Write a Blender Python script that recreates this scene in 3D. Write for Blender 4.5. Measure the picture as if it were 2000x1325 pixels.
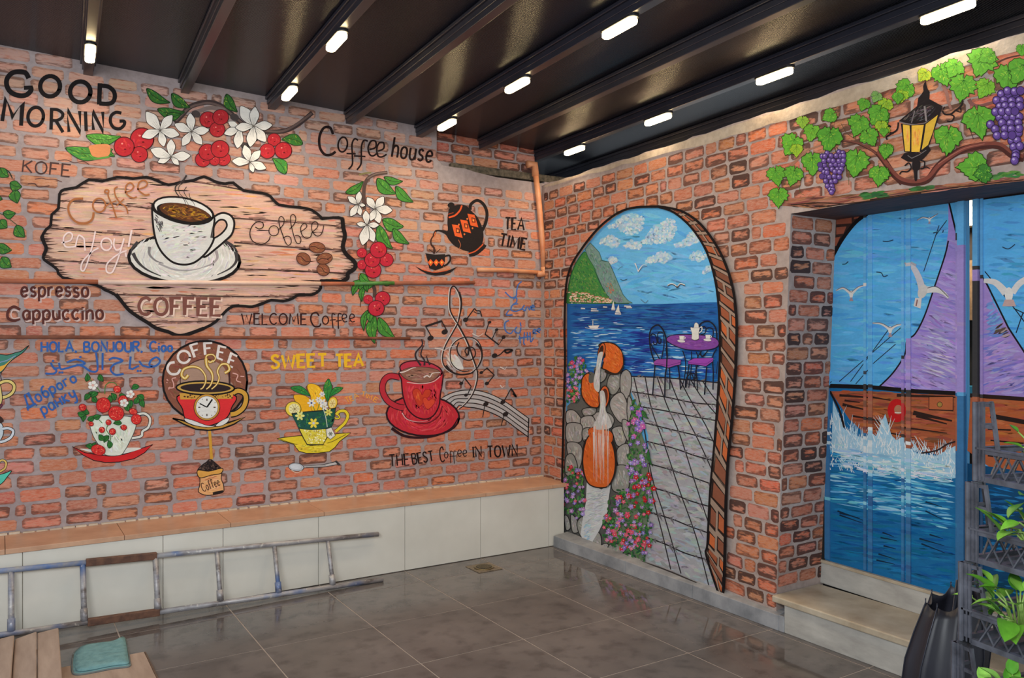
import bpy, bmesh, math, random
from mathutils import Vector, Matrix
from mathutils.geometry import tessellate_polygon
for _o in list(bpy.data.objects): bpy.data.objects.remove(_o, do_unlink=True)
SC = bpy.context.scene; COL = SC.collection
# ------------------------------------------------------------------ camera, world, light, exposure
CAMH = 1.6; FPX = 1580.0
cam_d = bpy.data.cameras.new('camera'); cam = bpy.data.objects.new('camera', cam_d); COL.objects.link(cam)
SC.camera = cam
cam_d.sensor_width = 36.0; cam_d.lens = 36.0 * FPX / 2000.0; cam_d.clip_start = 0.05
cam.location = (0, 0, CAMH)
FWD = Vector((0.5343, 0.8453, 0)).normalized(); RGT = Vector((0.8453, -0.5343, 0)).normalized()
cam.rotation_euler = FWD.to_track_quat('-Z', 'Y').to_euler()
W = bpy.data.worlds.new('night_terrace'); SC.world = W; W.use_nodes = True
W.node_tree.nodes['Background'].inputs[0].default_value = (0.82, 0.92, 1.0, 1)
W.node_tree.nodes['Background'].inputs[1].default_value = 0.72
# soft fill added in place of lamps out of view, and the camera's flash
def area(name, loc, tgt, size, power, col, spread=math.pi):
    l = bpy.data.lights.new(name, 'AREA'); l.shape = 'RECTANGLE'; l.size, l.size_y = size; l.energy = power; l.color = col; l.spread = spread
    o = bpy.data.objects.new(name, l); COL.objects.link(o); o.location = loc
    o.rotation_euler = (Vector(tgt) - Vector(loc)).to_track_quat('-Z', 'Y').to_euler(); return o
area('room_fill', (-1.1, 0.2, 2.55), (2.6, 4.2, 1.2), (1.6, 1.0), 84, (0.93, 0.97, 1.0))
area('camera_flash', (0.12, 0.0, 2.05), (2.1, 4.0, 1.3), (0.12, 0.08), 26, (0.92, 0.97, 1.0))
SC.view_settings.view_transform = 'Standard'; SC.view_settings.look = 'None'
SC.view_settings.gamma = 1.0; SC.view_settings.use_curve_mapping = False
SC.view_settings.exposure = 0.40
# ------------------------------------------------------------------ helpers
def lin(c):
    c = c / 255.0
    return c / 12.92 if c <= 0.04045 else ((c + 0.055) / 1.055) ** 2.4
def L3(c): return tuple(lin(v) for v in c)
def ray(px, py): return RGT * ((px - 1000.0) / FPX) + FWD + Vector((0, 0, -(py - 662.0) / FPX))
class Plane:
    def __init__(s, p, n): s.p = Vector(p); s.n = Vector(n).normalized()
    def hit(s, px, py, off=0.0):
        d = ray(px, py); o = Vector((0, 0, CAMH)); t = (s.p - o).dot(s.n) / d.dot(s.n)
        return o + d * t + s.n * off
YW = 5.5
def XR(y): return 3.765 - 0.054 * (5.5 - y)          # right wall face
def XD(y): return XR(y) + 0.39                        # door plane
PB = Plane((0, YW, 0), (0, -1, 0))
PR = Plane((XR(5.5), 5.5, 0), (-1, 0.054, 0))
PD = Plane((XD(5.5), 5.5, 0), (-1, 0.054, 0))
# pier return face, leaning as the old wall does
PP = Plane((3.63, 3.0, 0.2), (0, -1, -0.047))
SHARED = {}
def mesh_obj(name, verts, faces, mat=None, parent=None, smooth=False, uvs=None, cols=None, extra=None):
    me = bpy.data.meshes.new(name); me.from_pydata([tuple(v) for v in verts], [], faces); 
    if mat: me.materials.append(mat)
    if cols is not None:
        a = me.color_attributes.new('Col', 'FLOAT_COLOR', 'CORNER'); k = 0
        buf = []
        for f, c in zip(faces, cols): buf += [c[0], c[1], c[2], 1.0] * len(f)
        a.data.foreach_set('color', buf)
    if extra is not None:
        a = me.color_attributes.new('Rnd', 'FLOAT_COLOR', 'CORNER'); buf = []
        for f, c in zip(faces, extra): buf += [c[0], c[1], c[2], 1.0] * len(f)
        a.data.foreach_set('color', buf)
    if uvs is not None:
        u = me.uv_layers.new(name='UVMap'); buf = []
        for f, q in zip(faces, uvs):
            for t in q: buf += [t[0], t[1]]
        u.data.foreach_set('uv', buf)
    if smooth: me.polygons.foreach_set('use_smooth', [True] * len(me.polygons))
    me.update()
    o = bpy.data.objects.new(name, me); COL.objects.link(o)
    if parent: o.parent = parent
    return o
def tag(o, label=None, cat=None, group=None, kind=None):
    if label: o['label'] = label
    if cat: o['category'] = cat
    if group: o['group'] = group
    if kind: o['kind'] = kind
    return o
def empty(name, loc=(0, 0, 0), rz=0.0, parent=None):
    o = bpy.data.objects.new(name, None); COL.objects.link(o); o.location = loc; o.rotation_euler = (0, 0, rz); o.empty_display_size = 0.1
    if parent: o.parent = parent
    return o
def copy_tree(o, parent=None):
    c = o.copy(); COL.objects.link(c); c.parent = parent
    for ch in list(o.children): copy_tree(ch, c)
    return c
class MB:
    """collects simple solids into one mesh"""
    def __init__(s): s.v = []; s.f = []
    def add(s, v, f):
        b = len(s.v); s.v += [Vector(p) for p in v]; s.f += [tuple(i + b for i in q) for q in f]; return s
    def box(s, x0, x1, y0, y1, z0, z1, M=None):
        v = [Vector((x, y, z)) for z in (z0, z1) for y in (y0, y1) for x in (x0, x1)]
        if M: v = [M @ p for p in v]
        return s.add(v, [(0, 2, 3, 1), (4, 5, 7, 6), (0, 1, 5, 4), (2, 6, 7, 3), (0, 4, 6, 2), (1, 3, 7, 5)])
    def bar(s, a, b, w, h=None, up=(0, 0, 1)):
        a = Vector(a); b = Vector(b); h = h or w; d = (b - a); l = d.length; d.normalize(); up = Vector(up)
        if abs(d.dot(up)) > 0.97: up = Vector((1, 0, 0))
        x = d.cross(up).normalized(); z = x.cross(d).normalized()
        v = [a + d * (l * t) + x * (sx * w / 2) + z * (sz * h / 2) for t in (0, 1) for sz in (-1, 1) for sx in (-1, 1)]
        return s.add(v, [(0, 2, 3, 1), (4, 5, 7, 6), (0, 1, 5, 4), (2, 6, 7, 3), (0, 4, 6, 2), (1, 3, 7, 5)])
    def tube(s, pts, r, n=10, cap=True):
        pts = [Vector(p) for p in pts]; rings = []; prev = None
        rr = r if isinstance(r, (list, tuple)) else [r] * len(pts)
        for i, p in enumerate(pts):
            d = (pts[min(i + 1, len(pts) - 1)] - pts[max(i - 1, 0)]).normalized()
            if prev is None:
                u = Vector((0, 0, 1)) if abs(d.z) < 0.9 else Vector((1, 0, 0)); x = d.cross(u).normalized()
            else: x = (prev - d * prev.dot(d)).normalized()
            prev = x; y = d.cross(x)
            rings.append([p + (x * math.cos(2 * math.pi * k / n) + y * math.sin(2 * math.pi * k / n)) * rr[i] for k in range(n)])
        v = [q for R in rings for q in R]; f = []
        for i in range(len(rings) - 1):
            for k in range(n): f.append((i * n + k, i * n + (k + 1) % n, (i + 1) * n + (k + 1) % n, (i + 1) * n + k))
        if cap: f.append(tuple(range(n))[::-1]); f.append(tuple((len(rings) - 1) * n + k for k in range(n)))
        return s.add(v, f)
    def prism(s, pts, axis_vec):
        n = len(pts); a = Vector(axis_vec); v = [Vector(p) for p in pts] + [Vector(p) + a for p in pts]
        f = [tuple(range(n))[::-1], tuple(range(n, 2 * n))] + [(i, (i + 1) % n, (i + 1) % n + n, i + n) for i in range(n)]
        return s.add(v, f)
    def build(s, name, mat, parent=None, smooth=False, bevel=0.0, seg=2):
        o = mesh_obj(name, s.v, s.f, mat, parent, False)
        bm = bmesh.new(); bm.from_mesh(o.data); bmesh.ops.recalc_face_normals(bm, faces=bm.faces); bm.to_mesh(o.data); bm.free()
        if smooth:
            o.data.polygons.foreach_set('use_smooth', [True] * len(o.data.polygons))
        if bevel > 0:
            m = o.modifiers.new('bevel', 'BEVEL'); m.width = bevel; m.segments = seg; m.limit_method = 'ANGLE'
        return o
# ------------------------------------------------------------------ materials
def newmat(name):
    m = bpy.data.materials.new(name); m.use_nodes = True; nt = m.node_tree
    return m, nt, nt.nodes['Principled BSDF']
def N(nt, t, **kw):
    n = nt.nodes.new(t)
    for k, v in kw.items(): setattr(n, k, v)
    return n
def mixrgb(nt, typ, fac, a, b):
    n = N(nt, 'ShaderNodeMix', data_type='RGBA', blend_type=typ)
    def s(i, v):
        if hasattr(v, 'is_linked') or hasattr(v, 'links'): nt.links.new(v, n.inputs[i])
        elif isinstance(v, (int, float)): n.inputs[i].default_value = v
        else: n.inputs[i].default_value = (v[0], v[1], v[2], 1)
    s(0, fac); s(6, a); s(7, b); return n.outputs[2]
def math_n(nt, op, a, b=None, c=None, clamp=False):
    n = N(nt, 'ShaderNodeMath', operation=op, use_clamp=clamp)
    for i, v in enumerate((a, b, c)):
        if v is None: continue
        if isinstance(v, (int, float)): n.inputs[i].default_value = v
        else: nt.links.new(v, n.inputs[i])
    return n.outputs[0]
def noise(nt, scale, detail=4, vec=None, sc3=None, rough=0.6):
    n = N(nt, 'ShaderNodeTexNoise'); n.inputs['Scale'].default_value = scale; n.inputs['Detail'].default_value = detail; n.inputs['Roughness'].default_value = rough
    if vec is None: vec = N(nt, 'ShaderNodeNewGeometry').outputs['Position']
    if sc3:
        mp = N(nt, 'ShaderNodeMapping'); mp.inputs['Scale'].default_value = sc3; nt.links.new(vec, mp.inputs[0]); vec = mp.outputs[0]
    nt.links.new(vec, n.inputs['Vector']); return n.outputs['Fac']
def ramp(nt, fac, stops):
    r = N(nt, 'ShaderNodeValToRGB'); e = r.color_ramp.elements
    while len(e) < len(stops): e.new(0.5)
    for el, (p, c) in zip(e, stops): el.position = p; el.color = (c[0], c[1], c[2], 1)
    nt.links.new(fac, r.inputs[0]); return r.outputs[0]
def bump(nt, b, h, strength=0.3, dist=0.01):
    n = N(nt, 'ShaderNodeBump'); n.inputs['Strength'].default_value = strength; n.inputs['Distance'].default_value = dist
    nt.links.new(h, n.inputs['Height']); nt.links.new(n.outputs[0], b.inputs['Normal'])
def simple(name, col, rough=0.6, metal=0.0, var=0.12, scale=20, sc3=None, bmp=0.0, spec=0.5, emit=None, estr=0.0, col2=None):
    m, nt, b = newmat(name); c = L3(col)
    f = noise(nt, scale, 5, sc3=sc3)
    c2 = L3(col2) if col2 else tuple(v * (1 - var * 2) for v in c)
    c1 = c if col2 else tuple(min(1, v * (1 + var)) for v in c)
    out = ramp(nt, f, [(0.3, c2), (0.7, c1)])
    nt.links.new(out, b.inputs['Base Color']); b.inputs['Roughness'].default_value = rough; b.inputs['Metallic'].default_value = metal
    b.inputs['Specular IOR Level'].default_value = spec
    if bmp: bump(nt, b, f, bmp)
    if emit: b.inputs['Emission Color'].default_value = (*L3(emit), 1); b.inputs['Emission Strength'].default_value = estr
    return m
def paint_mat():
    m, nt, b = newmat('mural_paint')
    a = N(nt, 'ShaderNodeVertexColor', layer_name='Col').outputs[0]
    f = noise(nt, 9, 6, sc3=(1, 1, 3.0)); g = noise(nt, 55, 3, sc3=(1, 1, 2.0))
    f = math_n(nt, 'ADD', math_n(nt, 'MULTIPLY', f, 0.34), math_n(nt, 'MULTIPLY', g, 0.26))
    f = math_n(nt, 'ADD', f, 0.70)
    cb = N(nt, 'ShaderNodeCombineColor')
    for i in range(3): nt.links.new(f, cb.inputs[i])
    nt.links.new(mixrgb(nt, 'MULTIPLY', 1.0, a, cb.outputs[0]), b.inputs['Base Color'])
    b.inputs['Roughness'].default_value = 0.7; b.inputs['Specular IOR Level'].default_value = 0.12
    bump(nt, b, g, 0.15, 0.004)
    return m
PAINT = paint_mat()
def brick_mat():
    m, nt, b = newmat('painted_brick')
    col = N(nt, 'ShaderNodeVertexColor', layer_name='Col').outputs[0]
    rnd = N(nt, 'ShaderNodeSeparateColor'); nt.links.new(N(nt, 'ShaderNodeVertexColor', layer_name='Rnd').outputs[0], rnd.inputs[0])
    R, D, A = rnd.outputs[0], rnd.outputs[1], rnd.outputs[2]       # random, darkness of the edges, aspect
    uv = N(nt, 'ShaderNodeUVMap'); sp = N(nt, 'ShaderNodeSeparateXYZ'); nt.links.new(uv.outputs[0], sp.inputs[0])
    u, v = sp.outputs[0], sp.outputs[1]
    asp = math_n(nt, 'MULTIPLY', A, 4.0)
    eu0 = math_n(nt, 'MULTIPLY', math_n(nt, 'MULTIPLY', u, asp), 0.75)
    eu1 = math_n(nt, 'MULTIPLY', math_n(nt, 'SUBTRACT', 1.0, u), asp)
    ev0 = v; ev1 = math_n(nt, 'SUBTRACT', 1.0, v)
    # which long edge is smeared dark: chosen per brick
    flip = math_n(nt, 'GREATER_THAN', R, 0.55)
    mlt = math_n(nt, 'ADD', math_n(nt, 'MULTIPLY', flip, 0.9), 0.75); mlu = math_n(nt, 'SUBTRACT', 1.65, math_n(nt, 'MULTIPLY', flip, 0.9))
    e = math_n(nt, 'MINIMUM', math_n(nt, 'MINIMUM', eu0, eu1), math_n(nt, 'MINIMUM', math_n(nt, 'MULTIPLY', ev0, mlt), math_n(nt, 'MULTIPLY', ev1, mlu)))
    cmb = N(nt, 'ShaderNodeCombineXYZ'); nt.links.new(math_n(nt, 'MULTIPLY', u, asp), cmb.inputs[0]); nt.links.new(math_n(nt, 'MULTIPLY', v, 4.2), cmb.inputs[1]); nt.links.new(math_n(nt, 'MULTIPLY', R, 60), cmb.inputs[2])
    n1 = noise(nt, 1.1, 5, vec=cmb.outputs[0]); n2 = noise(nt, 2.6, 4, vec=cmb.outputs[0], rough=0.75)
    thr = math_n(nt, 'MULTIPLY', D, 0.5)
    q = math_n(nt, 'ADD', math_n(nt, 'SUBTRACT', thr, e), math_n(nt, 'MULTIPLY', math_n(nt, 'SUBTRACT', n1, 0.52), 1.15))
    mask = math_n(nt, 'MULTIPLY', math_n(nt, 'MULTIPLY', q, 5.0, clamp=True), math_n(nt, 'ADD', math_n(nt, 'MULTIPLY', D, 0.9, clamp=True), 0.12), clamp=True)
    lite = mixrgb(nt, 'MIX', math_n(nt, 'MULTIPLY', math_n(nt, 'SUBTRACT', n2, 0.36, clamp=True), 2.6, clamp=True), col, L3((192, 148, 128)))
    dk = mixrgb(nt, 'MIX', math_n(nt, 'MULTIPLY', math_n(nt, 'SUBTRACT', n1, 0.5, clamp=True), 2.6, clamp=True), lite, L3((170, 78, 42)))
    out = mixrgb(nt, 'MIX', mask, dk, L3((66, 48, 44)))
    nt.links.new(out, b.inputs['Base Color']); b.inputs['Roughness'].default_value = 0.7; b.inputs['Specular IOR Level'].default_value = 0.25
    bump(nt, b, n2, 0.25, 0.004)
    return m
BRICK = brick_mat()
M = {}
def plaster(name, a, bcol, c, spec=0.25):
    m, nt, b = newmat(name)
    f = noise(nt, 2.2, 6); g = noise(nt, 26, 5)
    base = ramp(nt, f, [(0.32, L3(a)), (0.55, L3(bcol)), (0.75, L3(c))])
    g2 = ramp(nt, g, [(0.3, (0.8, 0.79, 0.78)), (0.7, (1.05, 1.05, 1.05))])
    nt.links.new(mixrgb(nt, 'MULTIPLY', 1.0, base, g2), b.inputs['Base Color']); b.inputs['Roughness'].default_value = 0.75; b.inputs['Specular IOR Level'].default_value = spec
    bump(nt, b, g, 0.35, 0.006); return m
M['mortar_back'] = plaster('mortar_back', (146, 132, 132), (160, 146, 146), (168, 156, 156))
M['mortar_right'] = plaster('mortar_right', (158, 140, 132), (176, 158, 150), (184, 170, 164))
M['plaster_top'] = plaster('plaster_top', (170, 150, 128), (190, 172, 150), (200, 186, 170))
M['white_wall'] = plaster('white_wall', (168, 170, 172), (182, 184, 186), (190, 192, 194))
M['concrete'] = simple('mossy_concrete', (112, 100, 84), 0.9, var=0.3, scale=30, bmp=0.6, col2=(52, 48, 38))
M['tan_slab'] = simple('tan_slab', (198, 156, 126), 0.34, var=0.1, scale=7, col2=(174, 132, 104))
M['white_tile'] = simple('white_glazed_tile', (214, 209, 198), 0.12, var=0.05, scale=2.0, col2=(200, 195, 184))
M['grout_white'] = simple('grout_white', (150, 138, 118), 0.8)
M['grout_floor'] = simple('grout_floor', (158, 146, 138), 0.7, var=0.1, scale=8)
M['marble'] = simple('worn_marble', (182, 178, 170), 0.4, var=0.1, scale=5, sc3=(1, 1, 3), col2=(150, 146, 140))
M['marble_tread'] = simple('stained_marble_tread', (190, 178, 158), 0.35, scale=5, col2=(150, 132, 108))
M['curb'] = simple('grey_marble_curb', (160, 160, 162), 0.5, scale=6, col2=(112, 114, 118), bmp=0.1)
def floor_mat():
    m, nt, b = newmat('floor_tile')
    f = noise(nt, 1.6, 6); g = noise(nt, 9, 6); w = noise(nt, 0.9, 3)
    base = ramp(nt, f, [(0.3, L3((80, 75, 74))), (0.7, L3((108, 102, 100)))])
    st = ramp(nt, g, [(0.33, (0.62, 0.62, 0.62)), (0.5, (1, 1, 1)), (0.75, (1.1, 1.08, 1.05))])
    nt.links.new(mixrgb(nt, 'MULTIPLY', 1.0, base, st), b.inputs['Base Color'])
    # wet film near the walls: lower roughness in patches, a smooth puddle along the bench and curb
    pos = N(nt, 'ShaderNodeNewGeometry').outputs['Position']; sp = N(nt, 'ShaderNodeSeparateXYZ'); nt.links.new(pos, sp.inputs[0])
    wy = math_n(nt, 'MULTIPLY', math_n(nt, 'SUBTRACT', sp.outputs[1], 4.3), 2.4, clamp=True)
    wx = math_n(nt, 'MULTIPLY', math_n(nt, 'SUBTRACT', sp.outputs[0], 2.95), 2.6, clamp=True)
    wet = math_n(nt, 'MAXIMUM', wy, wx)
    wet = math_n(nt, 'MULTIPLY', wet, math_n(nt, 'MULTIPLY', math_n(nt, 'SUBTRACT', w, 0.22), 4.5, clamp=True), clamp=True)
    r = math_n(nt, 'SUBTRACT', math_n(nt, 'ADD', 0.36, math_n(nt, 'MULTIPLY', g, 0.12)), math_n(nt, 'MULTIPLY', wet, 0.44), clamp=True)
    nt.links.new(r, b.inputs['Roughness'])
    return m
M['floor'] = floor_mat()
def roof_mat():
    m, nt, b = newmat('roof_panel')
    wv = N(nt, 'ShaderNodeTexWave', wave_type='BANDS', bands_direction='Y'); wv.inputs['Scale'].default_value = 32; wv.inputs['Distortion'].default_value = 0
    nt.links.new(N(nt, 'ShaderNodeNewGeometry').outputs['Position'], wv.inputs[0])
    b.inputs['Base Color'].default_value = (*L3((20, 22, 31)), 1); b.inputs['Roughness'].default_value = 0.25; b.inputs['Specular IOR Level'].default_value = 0.5
    bump(nt, b, wv.outputs['Fac'], 0.5, 0.004); return m
M['roof'] = roof_mat()
M['beam'] = simple('dark_beam', (34, 35, 44), 0.32, var=0.1, scale=6, spec=0.55)
M['diffuser'] = simple('lit_diffuser', (255, 235, 190), 0.4, emit=(255, 226, 170), estr=16.0)
M['lamp_body'] = simple('lamp_body', (30, 30, 32), 0.4)
M['door_blue'] = simple('blue_door_paint', (86, 158, 204), 0.42, var=0.06, scale=5, sc3=(1, 1, .3))
M['dark'] = simple('dark_gap', (22, 20, 20), 0.9)
# ------------------------------------------------------------------ smooth curves in the plane of the photograph's motif
def P(s):
    if isinstance(s, str):
        q = [float(t) for t in s.replace('~', '').replace(',', ' ').split()]
        return [(q[i], q[i + 1]) for i in range(0, len(q) - 1, 2)]
    return list(s)
def cr(p, closed=False, n=6):
    if len(p) < 3: return p
    out = []; m = len(p)
    rng = range(m) if closed else range(m - 1)
    for i in rng:
        p1, p2 = p[i], p[(i + 1) % m]
        p0 = p[i - 1] if (closed or i > 0) else p1
        p3 = p[(i + 2) % m] if (closed or i + 2 < m) else p2
        for k in range(n):
            t = k / n; a = [0, 0]
            for d in (0, 1):
                a[d] = 0.5 * ((2 * p1[d]) + (-p0[d] + p2[d]) * t + (2 * p0[d] - 5 * p1[d] + 4 * p2[d] - p3[d]) * t * t + (-p0[d] + 3 * p1[d] - 3 * p2[d] + p3[d]) * t ** 3)
            out.append(tuple(a))
    if not closed: out.append(p[-1])
    return out
def inside(x, y, poly):
    c = False; j = len(poly) - 1
    for i in range(len(poly)):
        xi, yi = poly[i]; xj, yj = poly[j]
        if (yi > y) != (yj > y) and x < (xj - xi) * (y - yi) / (yj - yi + 1e-12) + xi: c = not c
        j = i
    return c
C1 = (0, 80, 3.012); C2 = (0, 500, 2.88); C3 = (540, 200, 3.3125); C4 = (480, 560, 3.155); C5 = (1060, 380, 3.312)
C6 = (1060, 640, 2.366); C7 = (1480, 60, 3.3115); C8 = (1560, 360, 2.4545)
D1 = (80, 330, 4.015); D2 = (300, 640, 3.897); D3 = (520, 700, 5.521); D4 = (740, 540, 3.68); D5 = (1720, 60, 4.417)
D6 = (1490, 180, 5.521); D7 = (1090, 640, 5.096); D8 = (1090, 860, 4.907); D9 = (1240, 600, 6.625); D10 = (120, 160, 3.848)
D11 = (660, 320, 3.68); D12 = (1600, 360, 3.155); D13 = (1860, 340, 2.65); D14 = (0, 80, 6.625); D15 = (440, 380, 4.732)
D16 = (740, 860, 6.25); D17 = (0, 640, 3.0114); E1 = (0, 300, 3.3125); E2 = (1090, 390, 5.405); E3 = (1480, 760, 2.344); PX = (0, 0, 1.0)
E4 = (0, 650, 4.267); E5 = (1300, 700, 2.453)
BLK = (26, 21, 22); WHT = (212, 210, 206)
class Mural:
    """one painted motif: a part of its wall; its painted pieces are the sub-parts. Thin layers of paint on the wall's plane."""
    def __init__(s, plane, parent, name, label, base=0.0022):
        s.pl = plane; s.parent = parent; s.name = name; s.label = label; s.k = base; s.fm = PX; s.root = None; s.cur = None; s.rs = random.Random(hash(name) % 1000 if False else sum(map(ord, name)))
        s.subs = []; s.sub(name, label)
    def fr(s, f): s.fm = f; return s
    def sub(s, name, label=None):
        s.cur = dict(name=name, label=label, v=[], f=[], c=[]); s.subs.append(s.cur); return s
    def _px(s, p): return (s.fm[0] + p[0] / s.fm[2], s.fm[1] + p[1] / s.fm[2])
    def _add(s, pts, faces, col, off):
        c = s.cur; b = len(c['v'])
        for p in pts: c['v'].append(s.pl.hit(*s._px(p), off))
        L = L3(col)
        for f in faces: c['f'].append(tuple(i + b for i in f)); c['c'].append(L)
    hold = 0
    def step(s, d=0.000025):
        if s.hold: s.hold += 1; return s.k + (s.hold % 60) * 0.00001
        s.k += d; return s.k
    def begin(s): s.hold = 1; return s
    def end(s): s.hold = 0; s.k += 0.0006; return s
    def fill(s, pts, col, smooth=True, line=None, lw=6, n=5):
        p = P(pts)
        if smooth: p = cr(p, True, n)
        tr = tessellate_polygon([[Vector((a, b, 0)) for a, b in p]])
        off = s.step(); fs = []
        for t in tr:
            (x0, y0), (x1, y1), (x2, y2) = p[t[0]], p[t[1]], p[t[2]]
            fs.append(tuple(t) if (x1 - x0) * (y2 - y0) - (x2 - x0) * (y1 - y0) < 0 else tuple(t[::-1]))
        s._add(p, fs, col, off)
        if line: s.line(p + [p[0], p[1]], lw, line, smooth=False)
        return s
    def line(s, pts, w, col, smooth=None, closed=False, w1=None, off=None, n=5):
        sm = smooth if smooth is not None else (isinstance(pts, str) and pts.strip().startswith('~'))
        p = P(pts)
        if sm: p = cr(p, closed, n)
        if closed: p = p + [p[0], p[1]]
        if len(p) < 2: return s
        q = []; m = len(p)
        for i in range(m):
            a = p[max(i - 1, 0)]; b = p[min(i + 1, m - 1)]
            dx, dy = b[0] - a[0], b[1] - a[1]; l = math.hypot(dx, dy) or 1
            t = i / (m - 1); ww = (w if w1 is None else w + (w1 - w) * t) / 2
            k = 1.0
            if 0 < i < m - 1 and not sm:
                ux, uy = p[i][0] - a[0], p[i][1] - a[1]; ul = math.hypot(ux, uy) or 1
                cs = abs((ux * dx + uy * dy) / (ul * l)); k = min(1.7, 1 / max(cs, 0.3))
            nx, ny = -dy / l * ww * k, dx / l * ww * k
            q += [(p[i][0] + nx, p[i][1] + ny), (p[i][0] - nx, p[i][1] - ny)]
        o = off if off is not None else s.step()
        s._add(q, [(2 * i, 2 * i + 2, 2 * i + 3, 2 * i + 1) for i in range(m - 1)], col, o); return s
    def ell(s, cx, cy, rx, ry=None, rot=0, col=None, line=None, lw=6, n=26):
        ry = ry or rx; c, t = math.cos(math.radians(rot)), math.sin(math.radians(rot))
        p = [(cx + rx * math.cos(a) * c - ry * math.sin(a) * t, cy + rx * math.cos(a) * t + ry * math.sin(a) * c) for a in [2 * math.pi * i / n for i in range(n)]]
        if col: s.fill(p, col, smooth=False)
        if line: s.line(p, lw, line, smooth=False, closed=True)
        return s
    def hatch(s, poly, cols, n, ln, w, ang=0, ja=8, smooth=True, clip=None, mx=0.28):
        """short brush strokes inside an outline"""
        p = P(poly)
        if smooth: p = cr(p, True, 4)
        xs = [a for a, b in p]; ys = [b for a, b in p]; r = s.rs; o0 = s.step(0.00003); k = 0; tries = 0
        while k < n and tries < n * 30:
            tries += 1
            x = r.uniform(min(xs), max(xs)); y = r.uniform(min(ys), max(ys))
            if not inside(x, y, p): continue
            a = math.radians((ang(x, y) if callable(ang) else ang) + r.gauss(0, ja)); l = ln * r.uniform(0.5, 1.3) / 2
            dx, dy = math.cos(a) * l, math.sin(a) * l
            if not (inside(x - dx, y - dy, p) and inside(x + dx, y + dy, p)): continue
            c = r.choice(cols)
            if mx: bs_ = cols[0]; c = tuple(v * (1 - mx) + bs_[i] * mx for i, v in enumerate(c))
            c = tuple(max(0, min(255, v + r.uniform(-9, 9))) for v in c)
            ww = w * r.uniform(0.5, 1.3); nx, ny = -math.sin(a) * ww / 2, math.cos(a) * ww / 2; k += 1
            q = [(x - dx, y - dy), (x - dx * .4 + nx, y - dy * .4 + ny), (x + dx * .5 + nx * .8, y + dy * .5 + ny * .8), (x + dx, y + dy), (x + dx * .5 - nx * .8, y + dy * .5 - ny * .8), (x - dx * .4 - nx, y - dy * .4 - ny)]
            s._add(q, [(0, 1, 2, 3, 4, 5)], c, o0 + (k % 12) * 0.00001)
        s.step(0.00013); return s
    def dots(s, poly, cols, n, r0, smooth=True, sides=6):
        p = P(poly)
        if smooth: p = cr(p, True, 4)
        xs = [a for a, b in p]; ys = [b for a, b in p]; r = s.rs; o0 = s.step(); k = 0
        while k < n:
            x = r.uniform(min(xs), max(xs)); y = r.uniform(min(ys), max(ys))
            if not inside(x, y, p): k += 0.02; continue
            k += 1; rr = r0 * r.uniform(.5, 1.3); a0 = r.uniform(0, 3)
            s._add([(x + rr * math.cos(a0 + 2 * math.pi * i / sides) * r.uniform(.7, 1.2), y - rr * math.sin(a0 + 2 * math.pi * i / sides)) for i in range(sides)], [tuple(range(sides))], r.choice(cols), o0 + (int(k) % 12) * 0.00001)
        s.step(0.00013); return s
    def leaf(s, x0, y0, x1, y1, w, col=(62, 125, 52), dark=(34, 58, 32), lite=(120, 160, 60), lw=5, bend=0.12):
        dx, dy = x1 - x0, y1 - y0; l = math.hypot(dx, dy); nx, ny = -dy / l, dx / l
        def q(t, o): return (x0 + dx * t + nx * (o * w / 2 + bend * l * math.sin(math.pi * t)), y0 + dy * t + ny * (o * w / 2 + bend * l * math.sin(math.pi * t)))
        pts = [q(0, 0), q(.15, .62), q(.38, 1), q(.62, .86), q(.85, .4), q(1, 0), q(.85, -.38), q(.62, -.84), q(.38, -1), q(.15, -.62)]
        s.fill(pts, col, line=dark, lw=lw, n=3)
        ang = math.degrees(math.atan2(dy, dx))
        s.hatch(pts, [lite, tuple(int(v * .72) for v in col), col, tuple(int(v * .72) for v in col)], int(10 + l * w / 700), l * .16, w * .07, ang + 35, 25)
        s.line([q(0, 0), q(.3, 0), q(.6, 0), q(.96, 0)], lw * .7, dark)
        return s
    def petal(s, cx, cy, tx, ty, w=0.46, col=(214, 212, 208), line=BLK, lw=4):
        dx, dy = tx - cx, ty - cy; l = math.hypot(dx, dy); nx, ny = -dy / l, dx / l; w = w * l / 2
        def q(t, o): return (cx + dx * t + nx * o * w, cy + dy * t + ny * o * w)
        pts = [q(0, 0), q(.3, .7), q(.6, 1), q(.85, .55), q(1, 0), q(.85, -.55), q(.6, -1), q(.3, -.7)]
        s.fill(pts, col, line=line, lw=lw, n=3)
        for o in (-.25, 0, .25): s.line([q(.05, o * .4), q(.42 + .08 * s.rs.random(), o * 1.4)], lw * .7, (120, 118, 118), w1=1)
        return s
    def berry(s, x, y, r, col=(170, 40, 48)):
        s.ell(x, y, r, r * .96, 0, col, (74, 26, 30), max(3, r * .09))
        s.hatch([(x + r * .8 * math.cos(a), y + r * .8 * math.sin(a)) for a in [i * .5 for i in range(12)]], [(172, 42, 48), (200, 66, 68), (146, 28, 38), (186, 50, 56)], int(14), r * .5, r * .14, 60, 50)
        s.ell(x + r * .1, y + r * .25, r * .12, r * .07, 0, (96, 20, 24)); s.ell(x - r * .2, y - r * .3, r * .1, r * .08, 0, (226, 130, 120)); return s
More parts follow.
